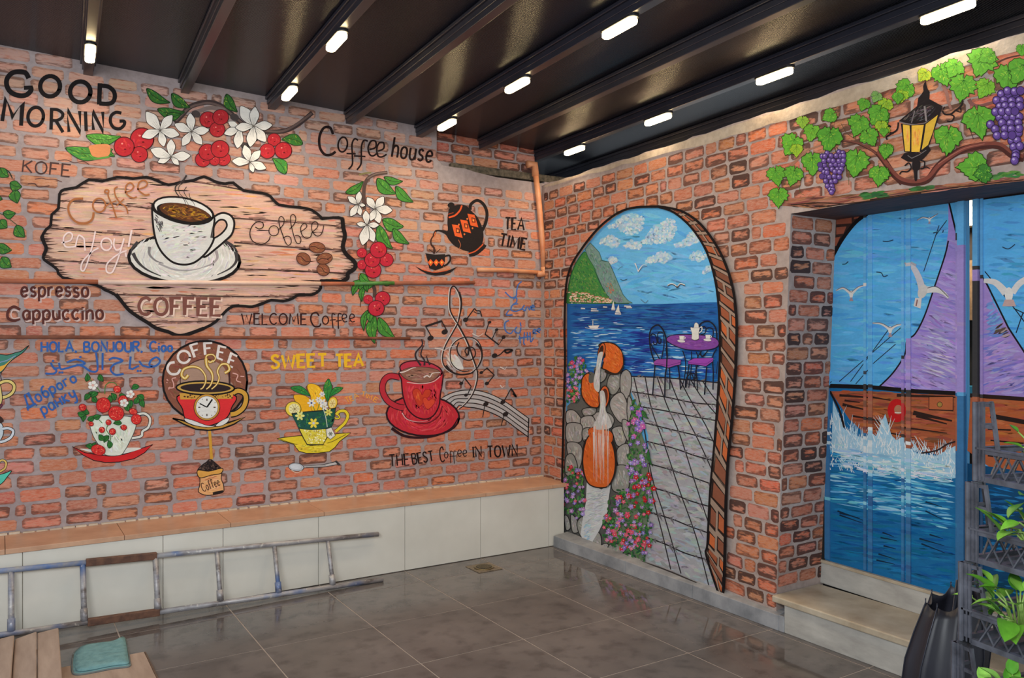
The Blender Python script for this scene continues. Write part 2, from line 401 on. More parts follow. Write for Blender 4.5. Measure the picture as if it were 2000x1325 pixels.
    def text(s, t, x0, y0, x1, y1, h, w, col, h1=None, slant=0.0, jit=0.03, shadow=None, soff=(0, 0)):
        h1 = h1 or h; adv = [(GLY.get(c, (0.35, []))[0] + 0.24) for c in t]; tot = sum(adv) - 0.24; L = math.hypot(x1 - x0, y1 - y0)
        ux, uy = (x1 - x0) / L, (y1 - y0) / L; vx, vy = uy, -ux
        sh = [(shadow, soff, w * 1.0)] if shadow else []
        for colr, (ox, oy), ww in sh + [(col, (0, 0), w)]:
            u = 0; r = random.Random(5)
            for c, a in zip(t, adv):
                g = GLY.get(c, (0.35, []))[1]; jy = r.uniform(-jit, jit)
                for st in g:
                    pp = P(st); hh = h + (h1 - h) * (u / tot); k = L / tot; q = []
                    for (a_, b_) in pp:
                        U = (u + a_ + slant * b_) * k; V = (b_ + jy) * hh
                        q.append((x0 + ux * U + vx * V + ox, y0 + uy * U + vy * V + oy))
                    s.line(q, ww * 1.12, colr, smooth=st.startswith('~'), n=4)
                u += a
        return s
    def done(s):
        root = None
        for c in s.subs:
            if not c['v']:
                continue
            o = mesh_obj(c['name'], c['v'], c['f'], PAINT, root or s.parent, cols=c['c'])
            if root is None: root = o; o['label'] = s.label
            elif c['label']: o['label'] = c['label']
        if s.k > .009: print('THICK', s.name, s.k)
        s.root = root; return root
GLY = {
 'A': (.8, ['0 0 .4 1 .8 0', '.14 .36 .66 .36']), 'B': (.62, ['0 0 0 1', '~0 1 .45 .98 .55 .78 .4 .56 0 .53', '~0 .53 .5 .5 .62 .27 .45 .03 0 0']),
 'C': (.7, ['~.68 .84 .45 1 .15 .88 0 .5 .15 .12 .45 0 .68 .16']), 'D': (.7, ['0 0 0 1', '~0 1 .4 .95 .68 .7 .68 .3 .4 .04 0 0']),
 'E': (.55, ['.55 1 0 1 0 0 .55 0', '0 .52 .45 .52']), 'F': (.55, ['.55 1 0 1 0 0', '0 .52 .42 .52']),
 'G': (.75, ['~.7 .84 .45 1 .15 .88 0 .5 .15 .12 .45 0 .72 .15 .72 .45', '.45 .45 .74 .45']), 'H': (.65, ['0 0 0 1', '.65 0 .65 1', '0 .5 .65 .5']),
 'I': (.1, ['.05 0 .05 1']), 'J': (.45, ['~.45 1 .45 .3 .35 .03 .12 .03 0 .2']), 'K': (.6, ['0 0 0 1', '.58 1 0 .45', '.16 .58 .62 0']), 'L': (.5, ['0 1 0 0 .5 0']),
 'M': (.9, ['0 0 .1 1 .45 .25 .8 1 .9 0']), 'N': (.65, ['0 0 0 1 .65 0 .65 1']), 'O': (.75, ['~.38 1 .1 .85 0 .5 .1 .15 .38 0 .65 .15 .75 .5 .65 .85 .38 1']),
 'P': (.6, ['0 0 0 1', '~0 1 .5 .97 .6 .75 .45 .5 0 .47']), 'R': (.62, ['0 0 0 1', '~0 1 .5 .97 .58 .76 .42 .52 0 .5', '.25 .5 .62 0']),
 'S': (.58, ['~.55 .85 .35 1 .1 .92 .06 .72 .25 .55 .48 .42 .55 .2 .35 .01 .1 .04 0 .2']), 'T': (.65, ['0 1 .65 1', '.33 1 .33 0']),
 'U': (.65, ['~0 1 0 .3 .12 .05 .33 0 .55 .05 .65 .3 .65 1']), 'W': (1.0, ['0 1 .25 0 .5 .85 .75 0 1 1']),
 'a': (.45, ['~.42 .5 .25 .6 .05 .5 0 .28 .1 .05 .28 .02 .42 .2', '.43 .58 .45 0']), 'c': (.42, ['~.42 .5 .25 .6 .05 .48 0 .28 .08 .08 .25 0 .42 .1']),
 'e': (.45, ['~.02 .32 .42 .36 .38 .54 .22 .6 .06 .5 0 .28 .08 .06 .25 0 .44 .12']), 'f': (.36, ['~.4 .88 .28 1 .15 .9 .14 .5 .14 0', '0 .56 .34 .56']),
 'g': (.45, ['~.42 .5 .22 .6 .02 .45 .05 .12 .25 .05 .42 .2', '~.43 .58 .43 -.15 .25 -.3 .05 -.2']), 'h': (.42, ['0 0 0 1', '~0 .4 .15 .58 .35 .55 .42 .35 .42 0']),
 'i': (.08, ['.04 0 .04 .6', '.04 .76 .04 .86']), 'k': (.42, ['0 0 0 .62', '.4 .6 0 .3 .42 0']), 'n': (.42, ['0 0 0 .6', '~0 .4 .15 .58 .35 .55 .42 .35 .42 0']),
 'o': (.45, ['~.23 .6 .05 .5 0 .3 .06 .08 .23 0 .4 .08 .45 .3 .4 .5 .23 .6']), 'p': (.45, ['0 .6 0 -.32', '~0 .45 .2 .6 .4 .5 .45 .28 .35 .05 .15 .0 0 .15']),
 'r': (.32, ['0 0 0 .6', '~0 .38 .12 .55 .32 .58']), 's': (.38, ['~.36 .5 .2 .6 .04 .5 .1 .34 .3 .26 .36 .12 .2 0 0 .08']), 'u': (.42, ['~0 .6 0 .2 .1 .02 .3 .02 .42 .2', '.42 .6 .43 0']),
 'v': (.4, ['0 .6 .2 0 .4 .6']), 'y': (.42, ['~0 .6 .05 .25 .22 .15 .4 .3', '~.42 .6 .4 0 .28 -.28 .05 -.25']), 'l': (.1, ['.05 0 .05 1']),
 ',': (.1, ['.08 .08 0 -.14']), '!': (.08, ['.04 .28 .04 1', '.04 0 .04 .1']),
 'Д': (.8, ['.0 -.2 .0 0 .8 0 .8 -.2', '.12 0 .35 1 .68 1 .68 0']), 'б': (.45, ['~.42 .95 .15 .85 .02 .5 .02 .2 .2 0 .42 .1 .44 .4 .25 .55 .05 .42']), 'г': (.35, ['0 0 0 .6 .35 .6']),
 'н': (.42, ['0 0 0 .6', '.42 0 .42 .6', '0 .32 .42 .32']),
}

for _a, _b in zip('оракусОн', 'opakyсOн'): GLY[_a] = GLY.get(_b, GLY.get('c'))
GLY['а'] = GLY['a']; GLY['р'] = GLY['p']; GLY['о'] = GLY['o']; GLY['к'] = GLY['k']; GLY['у'] = GLY['y']
# ------------------------------------------------------------------ the setting
def roofz(x): return 3.275 - 0.036 * (x - 0.45)       # underside of the roof panels
def struct(o, label=None): o['kind'] = 'structure'; (o.__setitem__('label', label) if label else None); return o
# floor of 60 cm tiles in a bed of grout
fl = MB(); fl.box(-1.6, 4.6, -1.2, 6.6, -0.06, -0.0015)
floor = struct(fl.build('floor', M['grout_floor']), 'dark grey stone floor tiles with pale joints, wet along the bench and curb')
TS = 0.605; t0 = MB(); t0.box(-TS / 2 + .0036, TS / 2 - .0036, -TS / 2 + .0036, TS / 2 - .0036, -0.008, 0.0)
proto = None
for i in range(-5, 3):
    for j in range(-6, 3):
        x = 2.355 + TS * (i + .5); y = 3.61 + TS * (j + .5)
        if x - TS / 2 < -1.4: continue
        if proto is None: o = t0.build('floor_tile', M['floor'], floor); proto = o
        else: o = proto.copy(); COL.objects.link(o)
        o.location = (x, y, 0)
# back wall -------------------------------------------------------------
def wall_prism(name, pts, vec, mat):
    m = MB(); m.prism(pts, vec); return m.build(name, mat)
bw = MB()
rr = random.Random(3)
def edge_noise(a, b, n, amp, f): return [f(a + (b - a) * i / n, rr.uniform(-amp, amp)) for i in range(n + 1)]
front = [(-1.6, YW, 0), (3.80, YW, 0), (3.80, YW, 2.885)] + edge_noise(3.72, 2.85, 9, .006, lambda x, e: (x, YW, 2.885 + .045 * max(0, (3.3 - x) / .45) ** .5 * (1 if x < 3.3 else 0) + e * 1.0)) + [(2.80, YW, 2.97), (2.80, YW, 3.22), (-1.6, YW, 3.40)]
bw.prism(front, (0, 0.24, 0))
wall_back = struct(bw.build('wall_back', M['mortar_back']), 'far wall painted with bricks, coffee cups and lettering')
up = MB(); up.prism([(2.80, YW + .05, 2.93), (3.74, YW + .05, 2.93), (3.745, YW + .05, 3.0), (3.71, YW + .05, 3.02), (3.72, YW + .05, 3.09), (3.73, YW + .05, 3.185), (2.80, YW + .05, 3.22)], (0, .15, 0))
up.build('upper_masonry', M['mortar_back'], wall_back)
cs = MB(); cs.box(2.93, 4.05, YW + .004, YW + .2, 2.90, 2.958)
o = cs.build('mossy_concrete_band', M['concrete'], wall_back, bevel=.006)
ww = MB(); ww.box(3.4, 6.2, 6.35, 6.45, 2.2, 3.5)
struct(ww.build('wall_beyond', M['white_wall']), 'pale neighbouring wall seen in the gap under the roof')
lb = MB(); lb.box(3.80, 4.4, YW + .01, YW + .25, 0.0, 2.93)
lb.build('corner_masonry', M['mortar_back'], wall_back)
# right wall -------------------------------------------------------------
ZT = 2.862; ZL = 2.28
def YP(z): return 3.0 - 0.047 * (z - 0.2)
fr = [(5.7, 0), (5.7, ZT)] + [(y, ZT + rr.uniform(-.011, .011)) for y in [5.6 - .12 * i for i in range(0, 51)]] + [(-.55, ZT), (-.55, ZL - .02), (YP(ZL), ZL), (YP(0), 0)]
m = MB(); n_ = len(fr)
v = [(XR(y), y, z) for y, z in fr] + [(XR(y) + .4, y, z) for y, z in fr]
m.add(v, [tuple(range(n_))[::-1], tuple(range(n_, 2 * n_))] + [(i, (i + 1) % n_, (i + 1) % n_ + n_, i + n_) for i in range(n_)])
wall_right = struct(m.build('wall_right', M['mortar_right']), 'right wall painted with bricks, a seaside archway and a grapevine')
# ------------------------------------------------------------------ painted bricks
def proj(p):
    d = Vector(p) - Vector((0, 0, CAMH)); z = d.dot(FWD)
    return (1000 + FPX * d.dot(RGT) / z, 662 - FPX * d.z / z, z)
PAL_B = [(184, 104, 74), (176, 96, 66), (190, 114, 88), (168, 92, 66), (190, 122, 100), (162, 100, 80), (196, 98, 62), (178, 108, 88)]
PAL_R = [(192, 106, 66), (200, 116, 80), (184, 98, 58), (196, 120, 92), (206, 98, 54), (178, 104, 72), (190, 110, 78)]
def brick_wall(wall, pt, urange, v0, v1, pal, dark, exclude, name='brick', seed=1, rowh=.0805, mort=.015, ln=(.145, .215), keep=300, thick=.0011, umort=.02, mask=None, pale=0.0):
    r = random.Random(seed); items = []; v = v0; k = 0
    while v + rowh * .6 < v1(0) if callable(v1) else v + rowh * .6 < v1:
        h = rowh * r.uniform(.93, 1.07); ua, ub = urange(v + h / 2); u = ua - r.uniform(0, .12) if k % 2 else ua
        while u < ub:
            L = r.uniform(*ln) if r.random() > .06 else r.uniform(.07, .11)
            a, b = max(u, ua), min(u + L, ub)
            if b - a > .035:
                lo, hi = v + mort / 2, v + h - mort / 2
                c = pt((a + b) / 2, (lo + hi) / 2); px, py, z = proj(c)
                ok = z > .3 and -60 < px < 2060 and (mask is None or mask((a + b) / 2, hi))
                if ok and not any(inside(px, py, e) for e in exclude):
                    items.append((a, b - (umort if b < ub - 1e-6 else 0), lo, hi, z))
            u += L + umort * .35
        v += h; k += 1
    items.sort(key=lambda q: -(q[1] - q[0]) * (q[3] - q[2]) / q[4] ** 2)
    SV, SF, SU, SCc, SX = [], [], [], [], []
    for idx, (a, b, lo, hi, z) in enumerate(items):
        L, H = b - a, hi - lo; cx, cz = (a + b) / 2, (lo + hi) / 2; c = min(.012, L * .2)
        out = [(c, 0), (L * .5, 0), (L - c, 0), (L, c), (L, H - c), (L - c, H), (L * .5, H), (c, H), (0, H - c), (0, c)]
        out = [(x + r.uniform(-.003, .003), y + r.uniform(-.003, .003)) for x, y in out]; sk = r.uniform(-.02, .02)
        P3 = [pt(a + x, lo + y + sk * (x - L / 2)) for x, y in out]
        nn = (pt(a, lo) - pt(a, lo)) if False else NRM[0]
        vs = [p for p in P3] + [p + nn * thick for p in P3]; n = 10
        fs = [tuple(range(n, 2 * n))] + [(i, (i + 1) % n, (i + 1) % n + n, i + n) for i in range(n)]
        UV = [(x / L, y / H) for x, y in out]; us = [tuple(UV)] + [(UV[i], UV[(i + 1) % n], UV[(i + 1) % n], UV[i]) for i in range(n)]
        col = r.choice(pal); col = tuple(v_ + r.uniform(-10, 10) for v_ in col)
        if pale: f = min(1, max(0, pale * (cz - 2.2) / .8)); col = tuple(v_ * (1 - f) + 168 * f for v_ in col)  # paler towards the roof: the lamps' light put into the brick colour
        C = L3(col); dk = r.uniform(*dark)
        X = (r.random(), dk, min(1, L / H / 4))
        if idx < keep: mesh_obj(name, vs, fs, BRICK, wall, uvs=us, cols=[C] * len(fs), extra=[X] * len(fs))
        else:
            bse = len(SV); SV += vs; SF += [tuple(i + bse for i in f) for f in fs]; SU += us; SCc += [C] * len(fs); SX += [X] * len(fs)
    if SV:
        o = mesh_obj(name + '_field', SV, SF, BRICK, wall, uvs=SU, cols=SCc, extra=SX); o['kind'] = 'stuff'
    return len(items)
NRM = [Vector((0, -1, 0))]
SIGN = cr(P("""81 464 90 448 99 440 101 419 114 407 116 379 126 370 149 366 173 351 199 354 229 346 259 349 286 346 309 354 329 361 352 356 378 352 398 345
 418 354 438 359 455 357 475 372 511 377 528 384 544 400 584 405 608 410 626 424 628 427 651 425 668 427 668 444 673 461 670 482 677 497 692 512 692 524 679 534 678 543 670 549 650 548 626 549 626 562 618 571 606 576 584 575 570 583 552 588 529 586 512 593 492 599
 478 598 455 598 440 608 421 628 398 641 361 654 346 655 328 647 303 640 286 629 269 619 252 605 239 592 224 575 204 566 186 556 122 542 112 527 100 517 86 507 85 499 90 485 85 472"""), True, 2)
ARCH = P("""1107 700 1107 640 1110 560 1120 520 1140 487 1165 455 1190 430 1220 410 1250 402 1285 403 1320 412 1350 425 1385 460 1410 495 1430 535 1440 580 1446 640 1445 700 1440 780 1420 900 1418 1000 1415 1180 1300 1110 1180 1075 1104 1040 1104 900""")
nb = brick_wall(wall_back, lambda u, v: Vector((u, YW, v)), lambda v: (-.25, 3.76 if v < 2.86 else 2.8), .484, 3.29, PAL_B, (.15, .75), [SIGN], seed=4, mask=lambda u, v: v < (2.87 - .02 if u > 2.86 else roofz(u)) , pale=.45, ln=(.155, .225))
nb2 = brick_wall(bpy.data.objects['upper_masonry'], lambda u, v: Vector((u, YW + .05, v)), lambda v: (2.81, 3.73), 2.96, 3.17, [(176, 92, 66), (160, 76, 50), (190, 116, 90), (184, 122, 104)], (.3, .9), [], seed=9, ln=(.16, .24), mort=.012, umort=.014, name='brick', thick=.003)
NRM[0] = Vector((-1, .054, 0)).normalized()
nr = brick_wall(wall_right, lambda u, v: Vector((XR(-u), -u, v)), lambda v: (-5.46, -YP(v) - .004) if v < ZL - .02 else (-5.46, .4), .10, 2.80, PAL_R, (.25, .92), [ARCH], seed=12, mask=lambda u, v: v < 2.84 and not (u > -2.95 and v < 2.33), ln=(.135, .2), rowh=.079, mort=.011, umort=.013)
NRM[0] = Vector((0, -1, -.047)).normalized()
npi = brick_wall(wall_right, lambda u, v: Vector((u, YP(v), v)), lambda v: (XR(3) + .006, XR(3) + .385), .22, ZL - .02, PAL_R, (.45, 1.0), [], seed=21, ln=(.14, .2), rowh=.079, mort=.012, umort=.014)
print('bricks', nb, nb2, nr, npi)
# pale lime plaster along the rough top of the right wall
m = MB(); pts = [(5.45 - .15 * i) for i in range(0, 32)]
lowz = [ZT - .015 - .045 * min(1, max(0, (4.9 - y) / 1.6)) - rr.uniform(0, .018) for y in pts]
for i in range(len(pts) - 1):
    a, b = pts[i], pts[i + 1]
    m.add([(XR(a) - .003, a, lowz[i]), (XR(b) - .003, b, lowz[i + 1]), (XR(b) - .003, b, ZT - .004), (XR(a) - .003, a, ZT - .004)], [(0, 1, 2, 3)])
o = m.build('plaster_strip', M['plaster_top'], wall_right); o['label'] = 'pale rough plaster along the top edge'
# curb at the foot of the right wall --------------------------------------
curb = empty('curb', (3.6, 4.0, 0)); struct(curb, 'low grey marble curb along the foot of the right wall')
ys = [5.1, 4.25, 3.62, 2.965]
for a, b in zip(ys, ys[1:]):
    c = MB(); c.prism([(3.6, a - .001, 0), (XR(a) + .05, a - .001, 0), (XR(a) + .05, a - .001, .1), (XR(a) - .012, a - .001, .098), (3.602, a - .001, .084)], (0, b - a + .002, 0))
    c.v = [p - Vector((3.6, 4.0, 0)) for p in c.v]; c.build('curb_stone', M['curb'], curb, bevel=.003)
c = MB(); c.box(3.602, 3.66, 2.93, 2.966, 0, .088); c.v = [p - Vector((3.6, 4.0, 0)) for p in c.v]; c.build('curb_stone', M['curb'], curb, bevel=.003)
# marble steps up to the blue doors ------------------------------------------
st = empty('marble_steps', (3.8, 2.0, 0)); tag(st, 'two worn grey marble steps leading up to the blue painted doors', 'steps')
def stp(name, mat, *b, bev=.003):
    c = MB(); c.box(*b); c.v = [p - Vector((3.8, 2.0, 0)) for p in c.v]; return c.build(name, mat, st, bevel=bev)
stp('riser', M['marble'], 3.605, 3.70, -.5, 2.93, 0, .155)
stp('tread', M['marble_tread'], 3.585, 3.985, -.5, 2.998, .155, .19, bev=.006)
c = MB(); c.prism([(XD(2.96) - .012, 3.002, .19), (XD(2.96) + .1, 3.002, .19), (XD(2.96) + .1, 3.002, .31), (XD(2.96) - .012, 3.002, .31)], (XD(-.5) - XD(3.0), -3.5, 0))
c.v = [p - Vector((3.8, 2.0, 0)) for p in c.v]; c.build('upper_riser', M['marble'], st, bevel=.003)
c = MB(); c.prism([(XD(2.96) - .02, 3.000, .31), (XD(2.96) + .1, 3.002, .31), (XD(2.96) + .1, 3.002, .328), (XD(2.96) - .02, 3.000, .328)], (XD(-.5) - XD(3.0), -3.5, 0))
c.v = [p - Vector((3.8, 2.0, 0)) for p in c.v]; c.build('sill_slab', M['marble_tread'], st, bevel=.003)
# blue sheet-metal doors -------------------------------------------------------
def yd(px): return PD.hit(px, 700).y
door = MB()
def leafbox(mb, pa, pb, z0, z1, o0, o1):
    a, b = yd(pa), yd(pb)
    v = [];
    for (y, z) in ((a, z0), (b, z0), (b, z1), (a, z1)):
        v.append((XD(y) + o0, y, z))
    w = [(x + (o1 - o0), y, z) for x, y, z in v]
    mb.add(v + w, [(0, 1, 2, 3), (7, 6, 5, 4), (0, 4, 5, 1), (1, 5, 6, 2), (2, 6, 7, 3), (3, 7, 4, 0)])
leafbox(door, 1606, 1886, .33, 2.325, 0.0, .035)
door_1 = struct(door.build('door_1', M['door_blue']), 'left blue sheet metal folding door painted with sea, sky and lilac sail')
d2 = MB(); leafbox(d2, 1904, 2330, .33, 2.325, 0.0, .035)
door_2 = struct(d2.build('door_2', M['door_blue']), 'right blue metal door behind the crates, painted with lilac sail and gull')
jb = MB(); leafbox(jb, 1601, 1612, .32, 2.33, -.012, .03); jb.build('door_jamb', M['dark'], door_1)
# the dim room seen through the slit between the doors
bk = MB(); y0_, y1_ = yd(1980), yd(1800)
bk.box(5.3, 5.35, 1.2, 3.4, 0.0, 2.6)
back_room = struct(bk.build('wall_inner_room', simple('inner_room_wall', (58, 50, 44), 0.9)), 'dim inner room behind the doors')
sh = MB(); sh.box(5.2, 5.29, 1.4, 3.2, 2.32, 2.55); sh.build('cream_pelmet', simple('cream', (214, 200, 168), .6), back_room)
sh = MB(); sh.box(5.2, 5.29, 1.4, 3.2, 1.72, 2.1); sh.build('wood_panel', simple('inner_wood', (168, 132, 96), .6, var=.2), back_room)
sh = MB(); sh.box(5.15, 5.29, 1.4, 3.2, 1.12, 1.3); sh.build('turquoise_shelf', simple('turq', (70, 160, 190), .5), back_room)
# bench ------------------------------------------------------------------------
YB = 5.11; BX1 = 3.70
bench = empty('built_in_bench', (1.2, 5.3, 0)); tag(bench, 'long low built-in bench with white tiled front and tan stone top', 'bench')
def bpart(name, mat, *b, bev=0.0):
    c = MB(); c.box(*b); c.v = [p - Vector((1.2, 5.3, 0)) for p in c.v]; return c.build(name, mat, bench, bevel=bev)
bpart('masonry_core', M['grout_white'], -1.6, BX1, YB + .012, YW, 0, .435)
xs = [-1.29, -.59, .10, .806, 1.146, 1.744, 2.357, 2.96, 3.565, BX1 + .01]
for a, b in zip(xs, xs[1:]):
    bpart('front_tile', M['white_tile'], a + .0015, b - .0015, YB, YB + .0125, .004, .445, bev=.0012)
xt = [-1.4, -.5, .02, .60, 1.19, 1.78, 2.40, 3.0, 3.6, 3.76]
for a, b in zip(xt, xt[1:]):
    bpart('top_slab', M['tan_slab'], a + .0012, b - .0012, YB - .008, YW - .002, .447, .474, bev=.002)
gl = MB(); 
for i in range(60):
    x = -.3 + i * .068; gl.box(x, x + .05 + rr.uniform(0, .02), YW - .022 - rr.uniform(0, .008), YW - .001, .470, .478 + rr.uniform(0, .006))
gl.v = [p - Vector((1.2, 5.3, 0)) for p in gl.v]; o = gl.build('grout_bead', simple('pale_grout', (196, 180, 160), .8), bench, bevel=.002)
# ceiling, beams ----------------------------------------------------------------
SK = 0.06
def RX(x, y): return x - SK * (5.5 - y)
cl = MB(); pts = []
x0, x1 = -1.7, 6.0
v = [(x0, -1.4, roofz(x0)), (x1, -1.4, roofz(x1)), (x1, 6.36, roofz(x1)), (x0, 6.36, roofz(x0))]
cl.prism(v, (0, 0, .05)); ceiling = struct(cl.build('ceiling', M['roof']), 'dark glossy ribbed roof panels between steel rafters')
BXS = [-.66, -.105] + [.446 + .552 * k for k in range(7)] + [4.33, 4.9]
for i, bx in enumerate(BXS):
    b = MB(); y1 = 5.62 if bx < 3.5 else 6.3
    if bx < 3.5: y1 = 5.52
    if 3.5 < bx < 4: y1 = 5.56
    for (w, za, zb) in ((.052, -.082, .0), (.086, -.020, .0), (.064, -.052, -.02)):
        pr = [(RX(bx, -1.4) + s * w / 2, -1.4, roofz(bx) + z) for s, z in ((-1, za), (1, za), (1, zb), (-1, zb))]
        pr2 = [(RX(bx, y1) + s * w / 2, y1, roofz(bx) + z) for s, z in ((-1, za), (1, za), (1, zb), (-1, zb))]
        b.add(pr + pr2, [(3, 2, 1, 0), (4, 5, 6, 7)] + [(k, (k + 1) % 4, (k + 1) % 4 + 4, k + 4) for k in range(4)])
    b.build('roof_beam', M['beam'], ceiling, bevel=.003)
# LED bulkhead lights ------------------------------------------------------------
def make_light():
    t = empty('ceiling_light'); 
    def cap(L, w, z0, z1, n=8):
        pts = []
        for s, a0 in ((1, 0), (-1, math.pi)):
            for k in range(n + 1):
                a = a0 + math.pi * k / n; pts.append((w / 2 * math.cos(a), s * (L / 2 - w / 2) + w / 2 * math.sin(a), z0))
        return pts, (0, 0, z1 - z0)
    b = MB(); b.prism(*cap(.27, .062, -.012, 0)); b.build('base_plate', M['lamp_body'], t, bevel=.003)
    d = MB(); d.prism(*cap(.25, .050, -.040, -.012)); d.build('diffuser', M['diffuser'], t, bevel=.008, seg=3)
    l = bpy.data.lights.new('light_glow', 'AREA'); l.shape = 'RECTANGLE'; l.size = .05; l.size_y = .24; l.energy = 4.5; l.color = (1.0, .80, .56); l.spread = math.radians(170)
    o = bpy.data.objects.new('light_glow', l); COL.objects.link(o); o.parent = t; o.location = (0, 0, -.05)
    return t
spots = [(.446, 5.0, 'on the leftmost lit beam, above the words GOOD MORNING'),
 (1.55, 5.0, 'on the beam above the white flowers, nearest the wall'), (1.55, 4.0, 'on the beam above the white flowers, second from the wall'),
 (2.654, 5.0, 'on the beam right of Coffee house, nearest the wall'), (2.654, 4.0, 'on the beam right of Coffee house, second from the wall'), (2.654, 3.0, 'on the beam right of Coffee house, third from the wall'),
 (3.758, 5.0, 'over the pale gap in the corner'), (3.758, 4.0, 'on the rightmost lit beam, second from the corner'), (3.758, 3.0, 'on the rightmost lit beam, third from the corner'), (3.758, 2.0, 'on the rightmost lit beam, fourth, at the top right')]
lt = make_light()
for i, (x, y, where) in enumerate(spots):
    o = lt if i == 0 else copy_tree(lt)
    o.location = (RX(x, y), y, roofz(x) - .082); o.rotation_euler = (0, 0, -SK)
    tag(o, 'lit warm oval bulkhead lamp ' + where, 'lamp', 'bulkhead lamps under the roof beams')
# ================================================================== murals on the far wall
def MW(name, label, base=.0022): return Mural(PB, wall_back, name, label, base)
# GOOD MORNING ------------------------------------------------------
m = MW('painted_good_morning_lettering', 'bold black hand-painted words GOOD MORNING').fr(D14)
K = (24, 20, 22)
m.line('~372 482 330 412 250 396 160 412 95 480 85 560 120 640 190 690 280 708 350 692 400 640 398 600', 64, K).line('310 606 425 600', 52, K)
m.ell(648, 585, 128, 132, 15, None, K, 56).ell(1038, 658, 132, 135, 10, None, K, 58)
m.line('1292 545 1282 822', 58, K).line('~1290 575 1400 590 1470 650 1485 730 1450 795 1380 812 1285 806', 56, K)
m.line('28 1035 75 745 165 985 292 805 272 1095', 50, K).ell(462, 978, 100, 122, 8, None, K, 44)
m.line('668 865 660 1145', 44, K).line('~665 885 745 890 808 935 800 990 740 1025 680 1025', 40, K).line('720 1025 815 1180', 42, K)
m.line('892 1175 872 890 1042 1190 1030 905', 42, K).line('1105 910 1115 1165', 44, K).line('1208 1150 1198 910 1338 1180 1328 915', 42, K)
m.line('~1570 932 1500 922 1440 965 1428 1045 1470 1118 1545 1135 1602 1090 1608 1040 1545 1036', 42, K).done()
# blossom and cherry garland ------------------------------------------
m = MW('painted_coffee_blossom_garland', 'painted garland of white blossoms, red coffee cherries and green leaves').fr(D10)
m.sub('painted_branch')
m.line('~850 305 900 255 960 190 1040 160 1110 152 1180 170 1250 215 1320 280 1400 340 1500 368 1600 375 1700 360 1790 310 1885 230', 40, (62, 50, 50), w1=34)
m.line('~860 290 960 195 1050 165 1110 158 1200 185 1300 260 1400 335 1520 362 1640 372 1740 335 1880 235', 16, (100, 82, 78))
m.line('~980 235 1040 215 1110 195 1180 200 1230 215', 30, (120, 105, 102))
for a in [(1010, 240), (1300, 265), (1450, 420), (1380, 480)]: m.ell(*a, 34, 26, 20, (70, 62, 62))
m.sub('painted_leaf')
for a in ['640 50 815 155 72', '828 88 965 190 78', '722 205 925 225 80', '1238 92 1320 225 76', '790 250 900 240 60']: m.leaf(*[float(t) for t in a.split()], col=(50, 104, 44), lite=(130, 150, 60), lw=7)
m.leaf(185, 405, 445, 408, 92, col=(74, 136, 52), lite=(120, 168, 80)).leaf(300, 460, 400, 560, 60, col=(62, 120, 52))
m.leaf(30, 497, 385, 505, 100, col=(64, 128, 58)); m.fill('210 480 290 468 360 475 362 540 320 568 240 560 215 520', (196, 128, 84)); m.line('240 580 300 572 360 562', 14, (84, 140, 66))
m.leaf(1812, 465, 1655, 432, 84, col=(56, 112, 48), lite=(140, 160, 60)).leaf(1685, 690, 1585, 575, 86, col=(64, 132, 58))
m.sub('painted_cherry')
for a in [(605, 430, 88), (585, 545, 62), (470, 487, 76), (1100, 283, 62), (1170, 358, 58), (1195, 265, 60), (1062, 583, 58), (1215, 578, 54), (1150, 590, 40), (1095, 528, 64), (1190, 505, 68), (1595, 435, 50), (1545, 520, 58), (1665, 515, 64)]: m.berry(*a)
m.sub('painted_blossom')
def fl5(m, cx, cy, tips, w=.5, col=WHT):
    for i in range(0, len(tips), 2): m.petal(cx, cy, tips[i], tips[i + 1], w, col)
    m.ell(cx, cy, 9, 7, 0, (90, 84, 80))
fl5(m, 1340, 350, [1250, 300, 1220, 392, 1320, 500])
fl5(m, 740, 365, [635, 225, 832, 250, 602, 415, 768, 488, 885, 400]); fl5(m, 820, 565, [822, 430, 968, 555, 882, 625, 722, 605, 668, 508])
fl5(m, 975, 375, [965, 235, 848, 318, 1108, 362, 905, 482, 1055, 472]); fl5(m, 1440, 335, [1343, 182, 1452, 188, 1582, 325, 1532, 452, 1415, 490, 1303, 345])
fl5(m, 1412, 605, [1372, 475, 1492, 515, 1535, 652, 1440, 682, 1278, 595])
m.done()
# Coffee house ----------------------------------------------------------
m = MW('painted_coffee_house_lettering', 'thin black hand-painted words Coffee house').fr(C3)
K2 = (34, 22, 22)
m.line('~365 205 345 162 305 165 278 220 280 290 310 335 350 338 382 318', 17, K2).ell(428, 272, 30, 48, 8, None, K2, 11)
m.line('~528 245 505 235 488 270 490 340 490 400 465 432', 11, K2).line('452 330 512 332', 10, K2)
m.line('~590 250 565 245 550 280 548 350 545 400 520 436', 11, K2).line('500 345 575 350', 10, K2)
m.line('~600 305 640 290 640 252 612 250 592 290 602 335 625 345 655 325', 11, K2).line('~656 315 692 298 692 262 664 262 648 300 656 345 682 352 712 335', 11, K2)
m.text('house', 745, 352, 1000, 390, 128, 12, K2, h1=120); m.done()
m = MW('painted_kofe_lettering', 'faint dark hand-painted word KOFE').fr(E1)
m.text('KOFE', 145, 118, 450, 150, 78, 9, (72, 52, 50), jit=.01).line('~180 195 225 195 250 215 320 208', 7, (84, 56, 50)).line('~225 165 270 158 300 165 350 165 400 182', 5, (100, 66, 58))
m.line('~375 45 430 40 480 58 540 50 575 70', 5, (90, 60, 54)); m.done()
